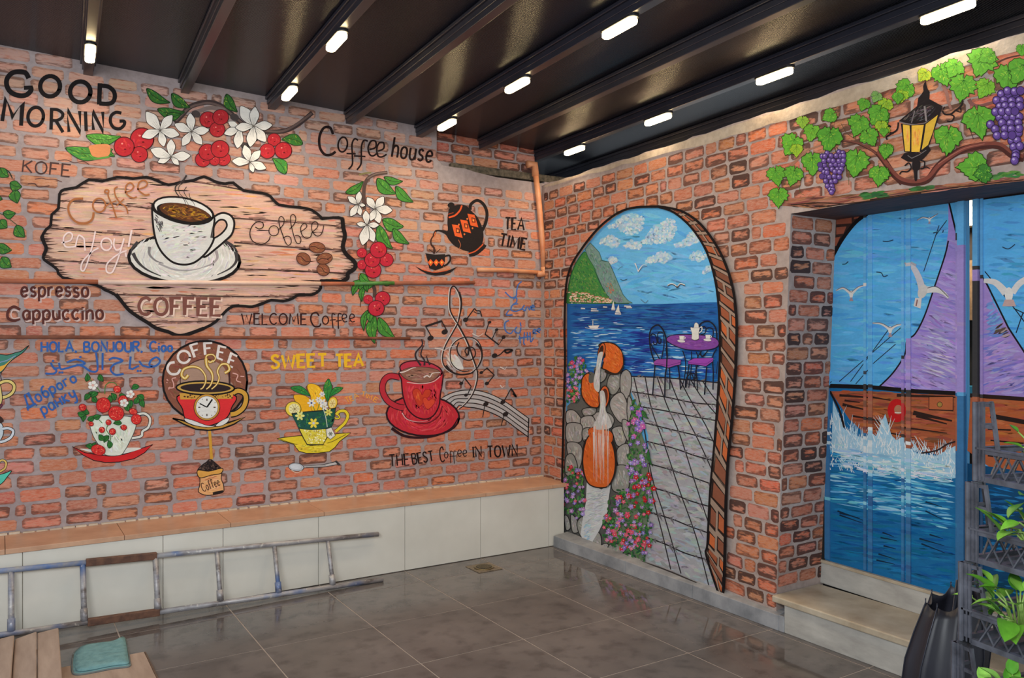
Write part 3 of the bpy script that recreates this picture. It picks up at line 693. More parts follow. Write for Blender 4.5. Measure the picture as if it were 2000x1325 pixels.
# ivy sprays at the left edge ---------------------------------------------
m = MW('painted_ivy_sprays', 'painted green ivy leaves trailing down the left edge').fr(E1)
m.line('~-10 90 30 98 60 120 80 160', 7, (40, 50, 36)).line('~-8 385 30 400 70 430 115 465', 5, (60, 70, 46))
for a in ['0 95 55 150 62', '65 190 140 215 66', '100 235 112 320 74', '-18 280 15 295 30', '20 385 100 385 56', '0 430 45 480 70', '105 465 160 540 72', '-20 590 75 625 66', '10 672 72 735 76']: m.leaf(*[float(t) for t in a.split()], col=(58, 112, 48), lite=(120, 150, 50))
m.done()
# wooden sign --------------------------------------------------------------
m = MW('painted_wooden_sign', 'painted pink-brown plank sign with a ragged black outline', .0024).fr(PX)
BOARD = (196, 158, 140)
m.fill(SIGN, BOARD, smooth=False)
bz = [(200, 162, 144), (214, 172, 154), (184, 142, 126), (204, 164, 144), (194, 156, 140), (206, 166, 152), (190, 146, 126)]
m.hatch(SIGN, bz, 1300, 60, 4.0, 1.5, 1.5, smooth=False, mx=.5)
m.hatch(SIGN, [(200, 152, 124), (206, 130, 84), (214, 168, 96), (196, 112, 80), (150, 116, 104)], 80, 34, 4, 1.5, 2, smooth=False, mx=.4)
m.sub('plank_seam')
for s in ['118 392 200 396 298 408', '355 352 420 361 505 377', '100 446 190 453 274 460', '455 426 520 430 600 436 664 442', '86 507 170 512 262 516', '457 473 560 482 668 488', '455 525 560 528 680 534', '218 575 330 577 500 579 600 578', '284 629 350 628 420 628']:
    m.line('~' + s, 2.6, (70, 50, 46)); p = P(s)
    for i in range(len(p) - 1):
        for _ in range(7):
            t = m.rs.random(); x = p[i][0] + (p[i + 1][0] - p[i][0]) * t; y = p[i][1] + (p[i + 1][1] - p[i][1]) * t; L = m.rs.uniform(10, 34)
            m.line([(x, y + m.rs.uniform(-4, 3)), (x + L, y + m.rs.uniform(-4, 4))], m.rs.uniform(1, 3.6), (128, 94, 84), w1=.4)
m.sub('ragged_outline')
_c = (390, 490); r = m.rs; m.begin()
for i in range(0, len(SIGN), 1):
    x, y = SIGN[i]
    for _ in range(2):
        sx = 1 if x < 390 else -1; L = r.uniform(8, 26)
        if abs(x - 390) > 120 or r.random() < .3: m.line([(x, y + r.uniform(-2, 2)), (x + sx * L, y + r.uniform(-3, 3))], r.uniform(1.5, 3.6), (74, 52, 46), w1=.3)
m.end(); m.line(SIGN, 5.4, BLK, smooth=False, closed=True)
m.line('~668 427 670 445 673 461 669 482 676 497 692 512 692 524 679 534 678 543 668 549', 8, BLK).line('~226 574 240 592 252 606 270 619 288 630 305 641 328 648 346 655 365 653 398 641', 7, BLK).line('~82 460 85 472 90 485 85 499', 7, BLK)
m.sub('painted_saucer').fr(D1)
m.ell(1122, 708, 436, 190, 3, (200, 197, 192), BLK, 24)
m.hatch('700 640 780 560 900 530 1100 520 1300 530 1450 580 1540 650 1540 720 1470 800 1300 860 1122 885 900 850 780 780 710 700', [(205, 202, 198), (222, 220, 216), (186, 182, 180), (205, 202, 198), (172, 168, 168), (215, 214, 210)], 300, 80, 9, lambda x, y: math.degrees(math.atan2((x - 1122) * 190, -(y - 708) * 436 / 1.0 / 2.3)) if False else math.degrees(math.atan2((x - 1122) * .19, -(y - 700) * .43)), 6)
for s in ['~720 660 760 730 830 790 940 840', '~1525 650 1530 720 1480 780 1380 830', '~1440 570 1500 600 1540 650', '~760 575 715 620 705 670']: m.line(s, 30, (62, 58, 60), w1=6)
m.line('~850 610 850 670 900 720 960 740', 26, (120, 116, 118), w1=5).line('~1370 640 1380 700 1330 750 1250 775', 26, (150, 140, 142), w1=4).line('~920 740 1050 790 1200 790 1320 750', 16, (148, 144, 146), w1=4)
m.sub('painted_coffee_cup')
m.fill('1330 470 1345 390 1400 350 1450 348 1495 375 1514 430 1495 510 1440 565 1370 625 1280 690 1240 640 1300 560', (202, 200, 196), line=BLK, lw=16)
m.fill('872 300 876 420 890 520 915 600 960 670 1030 730 1110 750 1190 738 1260 690 1320 620 1356 540 1352 460 1356 380 1300 300 1100 250 900 270', (197, 196, 193), line=BLK, lw=16)
m.fill('1290 600 1360 520 1330 440 1300 420 1240 600', (197, 196, 193))
m.hatch('900 430 1000 430 1150 440 1320 430 1310 540 1250 660 1120 725 1000 680 930 580', [(197, 196, 193), (208, 207, 204), (184, 182, 180), (206, 205, 202)], 200, 80, 14, -10, 12, mx=.4)
m.hatch('882 340 960 420 940 520 900 470', [(90, 88, 90), (60, 58, 60), (130, 128, 128)], 26, 42, 8, 50, 15)
m.fill('1352 520 1356 450 1395 402 1440 405 1455 450 1415 505 1356 542', BOARD, line=BLK, lw=14)
m.hatch('1362 500 1370 450 1400 418 1435 420 1440 450 1400 500', bz, 26, 30, 6, 2, 4)
m.line('~1335 540 1338 500 1345 450', 20, (70, 66, 66), w1=4)
m.ell(1114, 326, 238, 98, 12, (206, 205, 202), BLK, 15); m.ell(1122, 350, 222, 74, 12, BLK)
m.ell(1128, 342, 205, 66, 12, (82, 48, 30))
m.hatch([(1128 + 190 * math.cos(a) - 10 * math.sin(a), 342 + 36 * math.cos(a) + 56 * math.sin(a)) for a in [i * .5 for i in range(12)]], [(150, 104, 34), (120, 74, 40), (60, 34, 24), (178, 134, 44), (96, 54, 34)], 110, 56, 9, lambda x, y: (x * 1.3 + y) % 70 - 25, 25)
m.line('~872 280 890 330 960 372 1060 410 1160 425 1260 412 1330 385', 17, BLK)
m.sub('painted_steam')
for s, w in [('~1140 50 1110 95 1060 130 1052 170 1080 215 1120 240 1135 300', 15), ('~1125 100 1080 140 1085 190 1130 240 1160 290', 6), ('~1140 140 1120 180 1150 230 1190 260 1205 290', 6), ('~1160 190 1170 230 1210 260', 5)]: m.line(s, w, (54, 46, 46), w1=3)
m.sub('brown_coffee_word')
cb = (158, 98, 60)
m.line('~330 232 255 240 215 290 225 360 275 415 350 425 400 395 412 340', 17, cb).ell(455, 285, 50, 54, 0, None, cb, 13)
m.line('~522 190 500 185 505 165 530 170 525 210 560 290 590 385', 12, cb).line('~490 305 540 270 590 250', 11, cb).line('~600 140 575 160 585 215 620 265 665 300 680 352', 12, cb).line('590 290 650 235', 10, cb)
m.line('~655 185 705 168 725 135 700 110 668 130 662 180 690 215 725 228 750 218', 12, cb).line('~752 160 810 145 832 115 808 90 770 105 758 155 790 190 820 205 850 198', 12, cb)
m.sub('white_enjoy_word')
we = (222, 200, 198)
m.line('~160 580 230 560 245 515 215 498 180 530 178 580 200 612 270 608', 12, we).line('~268 615 285 545 300 520 335 545 340 580 345 640', 12, we)
m.line('~425 490 405 590 380 680 350 770 330 800 312 780 330 720 400 650 450 620', 12, we).ell(512, 590, 42, 48, 0, None, we, 12).line('~575 545 570 600 590 635 625 620 648 560', 12, we)
m.line('~650 545 620 650 590 740 555 812 515 805 515 750 560 700 620 660 670 640', 12, we).line('710 480 685 610', 15, we).line('662 655 668 690', 15, we)
m.sub('black_coffee_word').fr(D15)
kb = (46, 30, 28)
m.line('~275 300 310 318 345 300 345 265 310 250 270 265 235 310 225 370 250 430 310 458 360 452 400 420 412 385', 9, kb).ell(445, 335, 45, 47, 0, None, kb, 8)
m.line('~490 325 530 280 540 230 515 202 492 225 500 290 530 380 555 445 580 470 605 445 600 400 570 385 530 400', 8, kb)
m.line('~590 320 635 270 648 215 625 184 600 205 605 280 630 380 655 445 685 450 695 410 670 378 640 380', 8, kb)
m.line('~690 345 735 315 750 285 725 268 695 300 700 360 735 402 780 395 800 350 845 305 850 265 820 250 795 280 800 340 840 382 880 370 900 320 905 285', 8, kb)
m.sub('painted_coffee_bean')
for x, y, a, b, t in [(718, 595, 66, 56, 25), (845, 490, 74, 50, 8), (900, 695, 60, 54, 35), (912, 592, 74, 50, -14)]:
    m.ell(x, y, a, b, t, (128, 78, 56), (66, 38, 32), 6); c, s_ = math.cos(math.radians(t)), math.sin(math.radians(t))
    m.hatch([(x + a * .8 * math.cos(q), y + b * .8 * math.sin(q)) for q in [i * .6 for i in range(10)]], [(156, 100, 70), (112, 66, 48), (140, 86, 60)], 26, 40, 8, t, 14)
    m.line('~' + ' '.join('%f %f' % (x + u * c - v_ * s_, y + u * s_ + v_ * c) for u, v_ in ((-a * .9, 4), (-a * .4, -8), (0, 2), (a * .4, 10), (a * .9, -2))), 7, (66, 38, 32))
m.sub('brown_capital_coffee_word').fr(D1)
m.text('COFFEE', 765, 1142, 1405, 1150, 132, 22, (116, 72, 64), jit=.01, shadow=(214, 186, 172), soff=(14, 12))
m.done()
# espresso, cappuccino, welcome -------------------------------------------
m = MW('painted_espresso_cappuccino_lettering', 'dark brown words espresso and Cappuccino with white shadows').fr(E1)
m.text('espresso', 138, 925, 570, 925, 100, 14, (84, 44, 40), shadow=(196, 170, 164), soff=(9, 9)).line('~130 1010 90 990 55 1015 50 1060 85 1080 130 1068', 18, (84, 44, 40)).line('~125 1020 85 1012 70 1040 85 1066 128 1060', 9, (196, 170, 164))
m.text('appuccino', 150, 1075, 665, 1072, 98, 14, (84, 44, 40), shadow=(196, 170, 164), soff=(9, 9)); m.done()
m = MW('painted_welcome_coffee_lettering', 'dark words WELCOME Coffee below the wooden sign').fr(D15)
m.text('WELCOME', 150, 1200, 750, 1200, 100, 11, (50, 26, 26), jit=.02).line('~865 1120 840 1090 800 1105 790 1160 820 1215 870 1215 880 1190', 14, (48, 26, 26)).ell(925, 1160, 28, 38, 0, None, (48, 26, 26), 11)
m.line('~1015 1110 990 1100 985 1130 990 1190 995 1235', 11, (48, 26, 26)).line('965 1160 1020 1155', 9, (48, 26, 26)).line('~1075 1105 1048 1100 1042 1140 1045 1240', 11, (48, 26, 26)).line('1020 1170 1075 1160', 9, (48, 26, 26))
for x in (1080, 1150): m.line('~%d 1145 %d 1135 %d 1110 %d 1105 %d 1140 %d 1175 %d 1170' % (x, x + 38, x + 36, x + 10, x - 2, x + 18, x + 46), 10, (48, 26, 26))
m.done()
# greetings -------------------------------------------------------------------
m = MW('painted_blue_greetings_lettering', 'blue hand-painted greetings in Latin, Arabic and Cyrillic letters').fr(PX)
bl = (52, 92, 158)
m.text('HOLA, BONJOUR, Ciao', 81, 687, 336, 686, 19, 3.6, bl, jit=.03)
m.sub('arabic_words').fr(C2)
for s in ['~860 620 840 612 850 585 880 570 900 590 880 615 840 625 800 615', '~800 615 782 590', '782 618 770 622 745 636 725 630', '735 565 728 634', '~612 585 640 572 690 588 640 610 622 640 650 668 695 662', '~690 588 668 580', '577 545 576 640', '~540 545 548 640 510 648 470 622 430 610', '~375 598 430 582 478 604 430 615 370 632 340 634 332 600', '~285 600 302 628 330 630', '~300 630 318 645 300 662 255 660']: m.line(s, 11, bl, n=5)
for x, y in ((775, 646), (790, 646), (452, 568), (335, 655), (350, 655), (298, 590)): m.ell(x, y, 7, 6, 0, bl)
m.sub('cyrillic_words').fr(D17)
m.text('Доброго', 160, 474, 452, 312, 76, 10, bl, h1=62).text('ранку', 256, 512, 452, 412, 72, 10, bl, h1=84); m.done()
# things cut by the left edge --------------------------------------------------
m = MW('painted_bird_tail', 'painted green and yellow bird tail at the left edge').fr(E4)
m.fill('-30 190 60 185 130 165 180 150 240 105 190 165 130 205 70 255 20 320 -30 335', (66, 122, 106), line=BLK, lw=6)
m.fill('-30 290 40 265 110 205 60 262 15 315 -30 330', (222, 164, 66)).line('-20 250 60 230 130 190', 8, (120, 140, 170)).line('~15 320 5 360 15 400', 7, (50, 36, 44)); m.done()
m = MW('painted_stack_of_cups', 'painted stack of teacups and a teal saucer at the left edge').fr(E4)
m.line('~-10 425 30 405 80 405 118 440 105 495 55 530 -10 545', 34, BLK).line('~-10 425 30 405 80 405 118 440 105 495 55 530 -10 545', 22, (208, 186, 112))
m.fill('-40 430 0 430 18 520 15 580 -10 620 -40 620', (204, 184, 120), line=BLK, lw=6).line('~-20 600 20 600 -10 640', 12, (88, 40, 60))
m.fill('-40 740 0 740 28 790 26 850 -5 905 -40 905', (186, 196, 204), line=BLK, lw=6).line('~20 800 70 795 110 820 90 870 40 900 0 910', 30, BLK).line('~20 800 70 795 110 820 90 870 40 900 0 910', 20, (196, 202, 210)).fill('-40 690 10 700 30 740 -40 760', (60, 40, 36))
m.line('~-10 1075 20 1060 50 1080 40 1130 -10 1160', 22, BLK).line('~-10 1075 20 1060 50 1080 40 1130 -10 1160', 14, (206, 172, 96)).fill('-40 1200 40 1170 95 1150 60 1200 20 1250 -40 1280', (84, 190, 168), line=BLK, lw=6); m.done()
# strawberry cup ----------------------------------------------------------------
m = MW('painted_strawberry_teacup', 'painted white teacup full of strawberries on a red saucer').fr(D17)
m.fill('425 700 500 735 560 745 640 755 730 745 800 720 898 688 850 735 790 770 700 790 620 793 550 780 490 750', (196, 38, 40), smooth=False, line=(60, 24, 26), lw=5)
m.fill('470 712 560 738 640 750 740 738 830 710 760 705 560 715', (206, 204, 196))
m.line('~800 512 850 505 882 535 872 585 838 610 830 638 775 650', 20, BLK).line('~800 512 850 505 882 535 872 585 838 610 830 638 775 650', 13, (208, 208, 200))
m.fill('528 560 545 630 580 690 620 748 705 750 735 720 765 665 790 610 800 560 770 525 640 515 560 525', (208, 212, 198), line=(70, 70, 66), lw=4)
m.hatch('545 580 600 690 630 735 700 735 760 640 780 570 640 530', [(218, 222, 206), (184, 196, 170), (224, 226, 214)], 90, 50, 10, 70, 20)
m.sub('painted_leaf')
for i, (x, y) in enumerate([(545, 385), (515, 410), (510, 292), (560, 420), (500, 500), (535, 530), (495, 530), (665, 405), (725, 400), (795, 352), (800, 425), (840, 445), (825, 410), (570, 520), (625, 655), (640, 685), (600, 645), (690, 562), (545, 690), (770, 450), (740, 470), (480, 505), (555, 395), (640, 420), (595, 295), (525, 700)]):
    a = i * 2.4; m.leaf(x - 24 * math.cos(a), y - 24 * math.sin(a), x + 24 * math.cos(a), y + 24 * math.sin(a), 32, col=(44, 108, 48), lite=(84, 146, 62), lw=3)
m.line('~590 380 560 340 520 295', 5, (70, 120, 60)).line('~615 390 620 340 650 320 680 330 690 350', 5, (70, 120, 60)).line('~640 560 625 600 650 640 640 680', 4, (60, 110, 56)).line('~600 560 580 540', 4, (60, 110, 56))
m.sub('painted_strawberry')
for x, y, a, b in [(607, 455, 42, 44), (682, 503, 46, 42), (688, 362, 22, 20), (722, 428, 28, 30), (782, 493, 24, 18), (800, 538, 30, 30), (485, 468, 22, 20), (577, 718, 42, 30), (535, 565, 14, 13), (598, 600, 17, 17), (637, 556, 16, 16), (660, 610, 19, 19), (727, 586, 17, 16)]:
    m.ell(x, y, a, b, 15, (200, 46, 44), (110, 26, 30), 3); m.dots([(x + a * .8 * math.cos(q), y + b * .8 * math.sin(q)) for q in [i * .7 for i in range(9)]], [(232, 120, 96), (150, 24, 30), (226, 90, 70)], int(a * .9), 3)
m.sub('painted_white_flower')
for x, y, r_ in [(545, 338, 28), (764, 390, 24), (728, 442, 24)]:
    for k in range(5): a = k * 1.257; m.ell(x + r_ * .6 * math.cos(a), y + r_ * .6 * math.sin(a), r_ * .5, r_ * .42, 0, (218, 216, 210), (150, 120, 120), 2)
    m.ell(x, y, r_ * .3, r_ * .3, 0, (206, 160, 150))
m.done()
# coffee clock sign -----------------------------------------------------------------
m = MW('painted_coffee_clock_sign', 'painted round brown COFFEE sign with gold steam').fr(D2)
m.ell(390, 405, 322, 305, 0, (126, 78, 62), BLK, 16)
m.hatch([(390 + 300 * math.cos(a), 405 + 282 * math.sin(a)) for a in [i * .35 for i in range(18)]], [(138, 86, 68), (112, 66, 54), (150, 96, 78)], 220, 60, 10, 20, 30)
m.fill('205 440 205 380 250 300 320 255 400 238 480 262 540 310 575 400 575 440', (158, 128, 112)); m.line('~205 440 205 380 250 300 320 255 400 238 470 262', 8, (70, 40, 40)).line('575 330 578 430', 14, (60, 36, 36))
m.sub('white_coffee_letters'); wc = (212, 202, 198)
m.line('~160 262 122 272 105 312 130 350 178 350 205 315', 19, wc).ell(230, 222, 46, 46, 0, None, wc, 18).line('278 130 312 225', 20, wc).line('275 135 335 118', 15, wc).line('295 178 335 166', 14, wc)
m.line('385 112 392 206', 20, wc).line('380 118 445 116', 15, wc).line('390 158 432 154', 14, wc).line('498 132 482 230', 20, wc).line('495 138 552 152', 15, wc).line('490 182 530 190', 13, wc).line('480 228 525 246', 14, wc)
m.line('592 188 560 290', 20, wc).line('590 195 636 218', 15, wc).line('575 240 612 254', 13, wc).line('560 284 602 302', 14, wc)
for s in ['~170 380 140 390 150 420 150 455 110 458', '~600 345 640 360 630 400 665 415', '~660 370 690 372']: m.line(s, 8, (206, 156, 148))
m.dots('95 390 125 390 120 480 95 480', [(206, 150, 142)], 7, 5)
m.sub('painted_gold_cup')
m.line('~590 505 640 480 690 500 702 550 680 610 630 650 585 660', 50, BLK).line('~590 505 640 480 690 500 702 550 680 610 630 650 585 660', 32, (196, 148, 60))
m.fill('145 690 220 705 300 740 400 755 500 745 600 712 695 680 610 735 520 768 420 782 320 772 230 735', (176, 132, 58), smooth=False, line=BLK, lw=11)
m.fill('200 510 220 620 240 690 300 722 400 748 500 720 560 680 592 610 605 510', (206, 48, 52), line=BLK, lw=8)
m.fill('196 498 605 498 600 540 204 546', (196, 148, 64), smooth=False); m.dots('200 505 600 505 598 535 206 540', [(110, 72, 40), (70, 40, 30)], 34, 6, smooth=False)
m.fill('235 690 300 705 400 742 470 748 420 757 330 748 250 718', (208, 206, 204), line=BLK, lw=4).fill('470 745 520 705 575 685 560 720 510 748', (208, 206, 204), line=BLK, lw=4)
m.ell(393, 458, 222, 52, 1, (188, 150, 76), BLK, 12).ell(395, 458, 192, 34, 1, (46, 34, 36))
m.sub('painted_clock_face')
m.ell(405, 605, 99, 101, 0, (190, 140, 60), (60, 40, 34), 5).ell(405, 606, 84, 86, 0, (214, 213, 210), (120, 90, 60), 3)
m.line('350 577 405 605', 9, BLK).line('405 605 446 545', 12, BLK)
for k in range(12): a = k * math.pi / 6; m.line([(405 + 66 * math.cos(a), 606 + 66 * math.sin(a)), (405 + (76 if k % 3 else 50) * math.cos(a), 606 + (76 if k % 3 else 50) * math.sin(a))], 4 if k % 3 else 9, (84, 66, 60))
m.sub('painted_gold_steam')
for s, w in [('~262 360 238 385 212 360 230 315 290 296 350 310 390 360 395 410 375 455 355 468', 30), ('~455 250 425 262 398 232 410 208 450 205 470 232 452 262', 22), ('~398 235 405 290 440 340 448 390 430 440 400 468', 30), ('~540 345 575 320 560 280 515 280 485 330 498 380 480 430 440 468', 27)]:
    m.line(s, w, (84, 60, 34), w1=12); m.line(s, w * .8, (190, 146, 62), w1=9); m.line(s, w * .3, (226, 208, 150), w1=4)
m.sub('painted_gold_chain').line('425 785 432 880 440 1000', 22, (196, 146, 54))
m.done()
m = MW('painted_coffee_sack', 'small painted sack of coffee beans hanging below the clock sign').fr(D2)
m.fill('335 1085 365 1045 400 1020 430 998 480 1035 520 1075 500 1095 420 1100', (44, 34, 34)); m.dots('350 1080 400 1030 430 1010 480 1045 505 1080', [(70, 54, 50), (30, 24, 26), (90, 70, 62)], 60, 7)
m.fill('340 1110 352 1150 350 1200 342 1250 400 1275 470 1268 530 1248 530 1195 514 1150 512 1100 430 1120', (214, 160, 108), line=BLK, lw=6)
m.hatch('360 1140 500 1120 515 1230 440 1255 360 1240', [(224, 174, 124), (200, 142, 92), (214, 160, 108)], 50, 50, 9, -15, 20)
m.fill('335 1085 420 1092 520 1070 512 1108 440 1122 350 1142', (206, 152, 74), line=BLK, lw=6).text('Coffee', 378, 1250, 508, 1200, 66, 6, (90, 60, 44)).line('~390 1160 430 1145 480 1130', 5, (170, 100, 60))
m.line('~450 1262 500 1250 528 1245', 18, (40, 32, 30)); m.done()
# sweet tea ------------------------------------------------------------------------
m = MW('painted_sweet_tea_lettering', 'yellow painted words SWEET TEA').fr(C4)
m.text('SWEET', 160, 502, 498, 492, 78, 15, (222, 172, 42), h1=76, jit=.02).text('TEA', 556, 494, 722, 490, 74, 15, (222, 172, 42), jit=.02); m.done()
m = MW('painted_lemon_teacup', 'painted yellow and green teacup full of lemons on a yellow saucer').fr(D3)
Y = (218, 194, 48)
m.fill('115 865 200 850 340 835 700 820 800 808 912 802 850 850 790 895 740 960 680 1005 560 1020 430 1022 350 1000 295 925 190 895', Y, smooth=False, line=(60, 52, 26), lw=8)
m.line('~150 870 280 915 400 938 560 935 700 900 780 860 860 820', 7, (110, 92, 30)); m.hatch('300 935 700 915 640 1000 420 1005', [(226, 204, 70), (196, 168, 40)], 60, 60, 12, 0, 10)
m.line('~735 635 760 650 790 635 765 600 745 600', 22, (80, 60, 30)).line('~750 605 790 570 850 570 878 620 850 690 800 740 745 790', 38, (70, 56, 30)).line('~750 605 790 570 850 570 878 620 850 690 800 740 745 790', 28, Y).line('~735 635 760 650 790 635 765 600', 13, Y)
m.sub('painted_lemon')
m.fill('360 570 320 480 295 400 380 392 450 420 500 480 495 580', (224, 166, 36), line=(120, 90, 30), lw=5).fill('440 310 470 272 540 285 590 330 640 440 600 560 490 560 480 420', (228, 176, 38), line=(130, 96, 30), lw=5)
m.hatch('460 310 540 300 600 380 600 500 510 540 490 400', [(236, 196, 60), (212, 150, 36)], 50, 60, 10, 60, 15)
m.ell(290, 545, 84, 80, 0, (222, 196, 70), (90, 74, 34), 7).ell(300, 545, 60, 58, 0, (220, 212, 160)); 
for k in range(9): a = k * .7; m.line([(305, 545), (305 + 54 * math.cos(a), 545 + 54 * math.sin(a))], 4, (130, 110, 60))
m.ell(715, 480, 50, 66, 15, (224, 184, 60), (90, 74, 34), 5).ell(712, 485, 34, 48, 15, (226, 208, 140))
for k in range(6): a = k * 1.05; m.line([(712, 485), (712 + 30 * math.cos(a), 485 + 40 * math.sin(a))], 4, (170, 130, 60))
m.sub('painted_leaf')
m.leaf(262, 315, 475, 405, 76, col=(44, 128, 62), bend=-.08).leaf(670, 220, 660, 465, 90, col=(44, 130, 62), bend=.02).leaf(825, 315, 680, 420, 66, col=(44, 130, 62))
m.sub('painted_cup_bowl')
m.fill('275 595 320 690 345 745 400 860 440 930 610 930 660 840 690 760 725 680 745 535 600 560 400 578', (214, 200, 70), smooth=False, line=(44, 40, 34), lw=10)
m.fill('280 600 400 580 600 562 742 538 725 690 700 735 640 755 480 765 345 752 315 690', (34, 82, 70), smooth=False); m.hatch('295 610 740 555 715 720 350 745', [(52, 110, 60), (30, 70, 96), (66, 130, 70), (28, 64, 60)], 120, 40, 12, 30, 60, smooth=False)
m.dots('400 775 670 765 620 915 450 915', [(226, 220, 150), (206, 182, 60), (236, 232, 190), (180, 160, 60)], 150, 8, smooth=False)
m.line('~345 752 480 768 640 756 700 735', 8, (34, 50, 50)).line('~740 540 600 565 400 580 280 600', 7, (30, 44, 44))
m.sub('painted_blossom')
def fl6(m, x, y, r_, col, c2, n=6):
    for k in range(n): a = k * 2 * math.pi / n; m.ell(x + r_ * .6 * math.cos(a), y + r_ * .6 * math.sin(a), r_ * .42, r_ * .24, math.degrees(a), col)
    m.ell(x, y, r_ * .24, r_ * .24, 0, c2)
for a in [(508, 698, 56, (222, 200, 70), (190, 190, 200)), (360, 618, 52, (214, 214, 130), (206, 180, 60)), (668, 580, 42, (214, 206, 100), (190, 160, 60)), (485, 480, 46, (212, 212, 206), (60, 66, 120)), (605, 480, 48, (216, 214, 210), (160, 170, 190)), (600, 385, 32, (216, 214, 210), (150, 140, 190)), (560, 445, 34, (216, 214, 210), (170, 160, 150)), (625, 520, 40, (216, 214, 210), (190, 170, 120))]: fl6(m, *a)
for s in ['520 560 500 510', '550 555 575 470', '600 550 610 500']: m.line(s, 6, (90, 120, 50))
m.sub('painted_tea_tag').line('~615 550 640 640 655 740', 8, (190, 200, 180)).fill('640 762 700 742 742 830 690 872 650 840', (214, 213, 206), smooth=False, line=(90, 84, 74), lw=5)
fl6(m, 690, 812, 24, (120, 130, 110), (80, 80, 80)); m.done()
m = MW('painted_tea_time_arc_lettering', 'small orange painted words TEA TIME in an arc').fr(D3)
for t, x0, y0, x1, y1, h in [('T', 868, 480, 905, 462, 56), ('E', 915, 462, 945, 448, 52), ('A', 955, 440, 1000, 418, 52), ('T', 1025, 408, 1060, 412, 50), ('I', 1070, 420, 1078, 422, 46), ('M', 1085, 428, 1130, 445, 46), ('E', 1150, 455, 1185, 475, 48)]: m.text(t, x0, y0, x1, y1, h, 9, (222, 150, 66))
m.done()
m = MW('painted_teaspoon', 'painted silver teaspoon below the lemon teacup').fr(D3)
m.line('~395 1170 480 1165 600 1160 680 1145 770 1125', 22, (50, 48, 50), w1=44).line('~395 1170 480 1165 600 1160 680 1145 760 1128', 13, (184, 182, 182), w1=26)
m.ell(322, 1172, 82, 44, 6, (176, 182, 190), (56, 54, 56), 6).ell(318, 1168, 60, 26, 6, (196, 202, 210)).line('~270 1205 330 1232 380 1210', 8, (206, 180, 160)).line('745 1105 790 1150', 22, (58, 56, 58)).line('~430 1172 560 1165 640 1158', 4, (80, 76, 76)); m.done()
# red mug and music ------------------------------------------------------------------
m = MW('painted_treble_clef_and_stave', 'painted black treble clef with curving music stave').fr(D4)
for k, (a, b) in enumerate([(0, 0), (20, 26), (42, 52), (62, 80), (84, 106)]):
    y = lambda t: t
    pts = [(455 + k * 24, 870 + k * 24), (520 + k * 14, 838 + k * 22), (600 + k * 6, 818 + k * 30), (700, 818 + k * 32), (800, 845 + k * 33), (900, 895 + k * 33), (1000, 965 + k * 34), (1076, 1020 + k * 34)]
    if k < 4: m.line([(p[0] + 2, p[1] + 16) for p in pts], 24, (176, 172, 172) if k % 2 == 0 else (164, 158, 158), smooth=True)
for k in range(5):
    pts = [(455 + k * 24, 870 + k * 24), (520 + k * 14, 838 + k * 22), (600 + k * 6, 818 + k * 30), (700, 818 + k * 32), (800, 845 + k * 33), (900, 895 + k * 33), (1000, 965 + k * 34), (1076, 1020 + k * 34)]
    m.line(pts, 6, BLK, smooth=True)
m.line('1076 1018 1070 1185', 8, BLK)
m.sub('treble_clef')
m.fill('540 560 575 590 600 640 605 668 560 660 530 620', (198, 196, 194)).hatch('475 560 520 540 560 600 560 660 500 660', [(196, 170, 160), (206, 204, 200)], 14, 60, 16, 50, 10)
for q, c, dx in (((0, 0), (196, 186, 182), -7), ((0, 0), (44, 34, 34), 0)):
    for s, w, w1 in [('~560 330 515 250 508 170 515 90 535 68 560 90 585 150 588 220 570 320 530 400 490 470 462 540 458 610 490 665 560 700 640 700 700 660 735 600 740 530 715 470 670 438 610 435 550 465 515 520 515 600 545 650 600 680 650 675', 10, 7), ('~563 335 600 400 640 480 670 570 695 640 708 700 700 770 670 850 620 915 575 950', 13, 7), ('~575 470 560 510 575 560 620 595 665 595 692 560 685 520 660 505 630 510 618 535 632 560', 9, 8)]:
        if dx and s[1:4] == '575': continue
        m.line([(x + dx, y + 2) for x, y in P(s)], w, c, smooth=True, w1=w1)
for s in ['~575 110 590 170 590 230 572 310', '~480 640 530 690 600 705 680 690', '~700 480 735 530 738 590 710 650']: m.line(s, 17, (44, 34, 34), w1=9)
m.line('~628 515 645 520 640 560 622 562', 12, (44, 34, 34))
m.sub('painted_birds')
for s in ['~400 515 440 520 470 530 500 510 560 495', '~670 410 700 425 720 428 750 408', '870 650 905 668 920 645', '870 780 885 800 900 785']: m.line(s, 9, (200, 186, 180), w1=3)
m.sub('painted_music_note')
def note(x, y, r_=18, rot=-20): m.ell(x, y, r_ * 1.15, r_ * .9, rot, (42, 34, 34))
for x, y, r_ in [(370, 443, 20), (472, 398, 20), (622, 310, 17), (795, 328, 11), (845, 382, 11), (895, 436, 13), (830, 568, 18), (735, 690, 12), (775, 768, 14), (590, 768, 13), (625, 852, 12), (890, 902, 16), (768, 916, 17), (908, 990, 18)]: note(x, y, r_)
for s, w in [('382 440 335 358 450 320 488 390', 8), ('335 358 450 320', 15), ('630 305 685 230', 8), ('~685 228 700 245 725 248 738 288', 8), ('~680 250 700 262 725 265', 6), ('790 330 762 415 860 490 892 440', 7), ('842 385 810 455', 6), ('762 415 860 490', 10), ('~838 575 870 560 900 530', 8), ('~900 530 930 525 958 530 920 548 900 532', 14), ('738 690 775 658 828 708 780 768', 7), ('595 765 615 730 662 790 635 850', 7), ('898 895 948 805', 7), ('~948 805 965 830 985 865 960 840', 12), ('760 920 745 1010', 6), ('898 995 878 1072', 6)]: m.line(s, w, (42, 34, 34))
m.done()
m = MW('painted_red_mug', 'painted red mug of coffee with hearts on a red saucer', .0030).fr(D4)
R1 = (184, 44, 56)
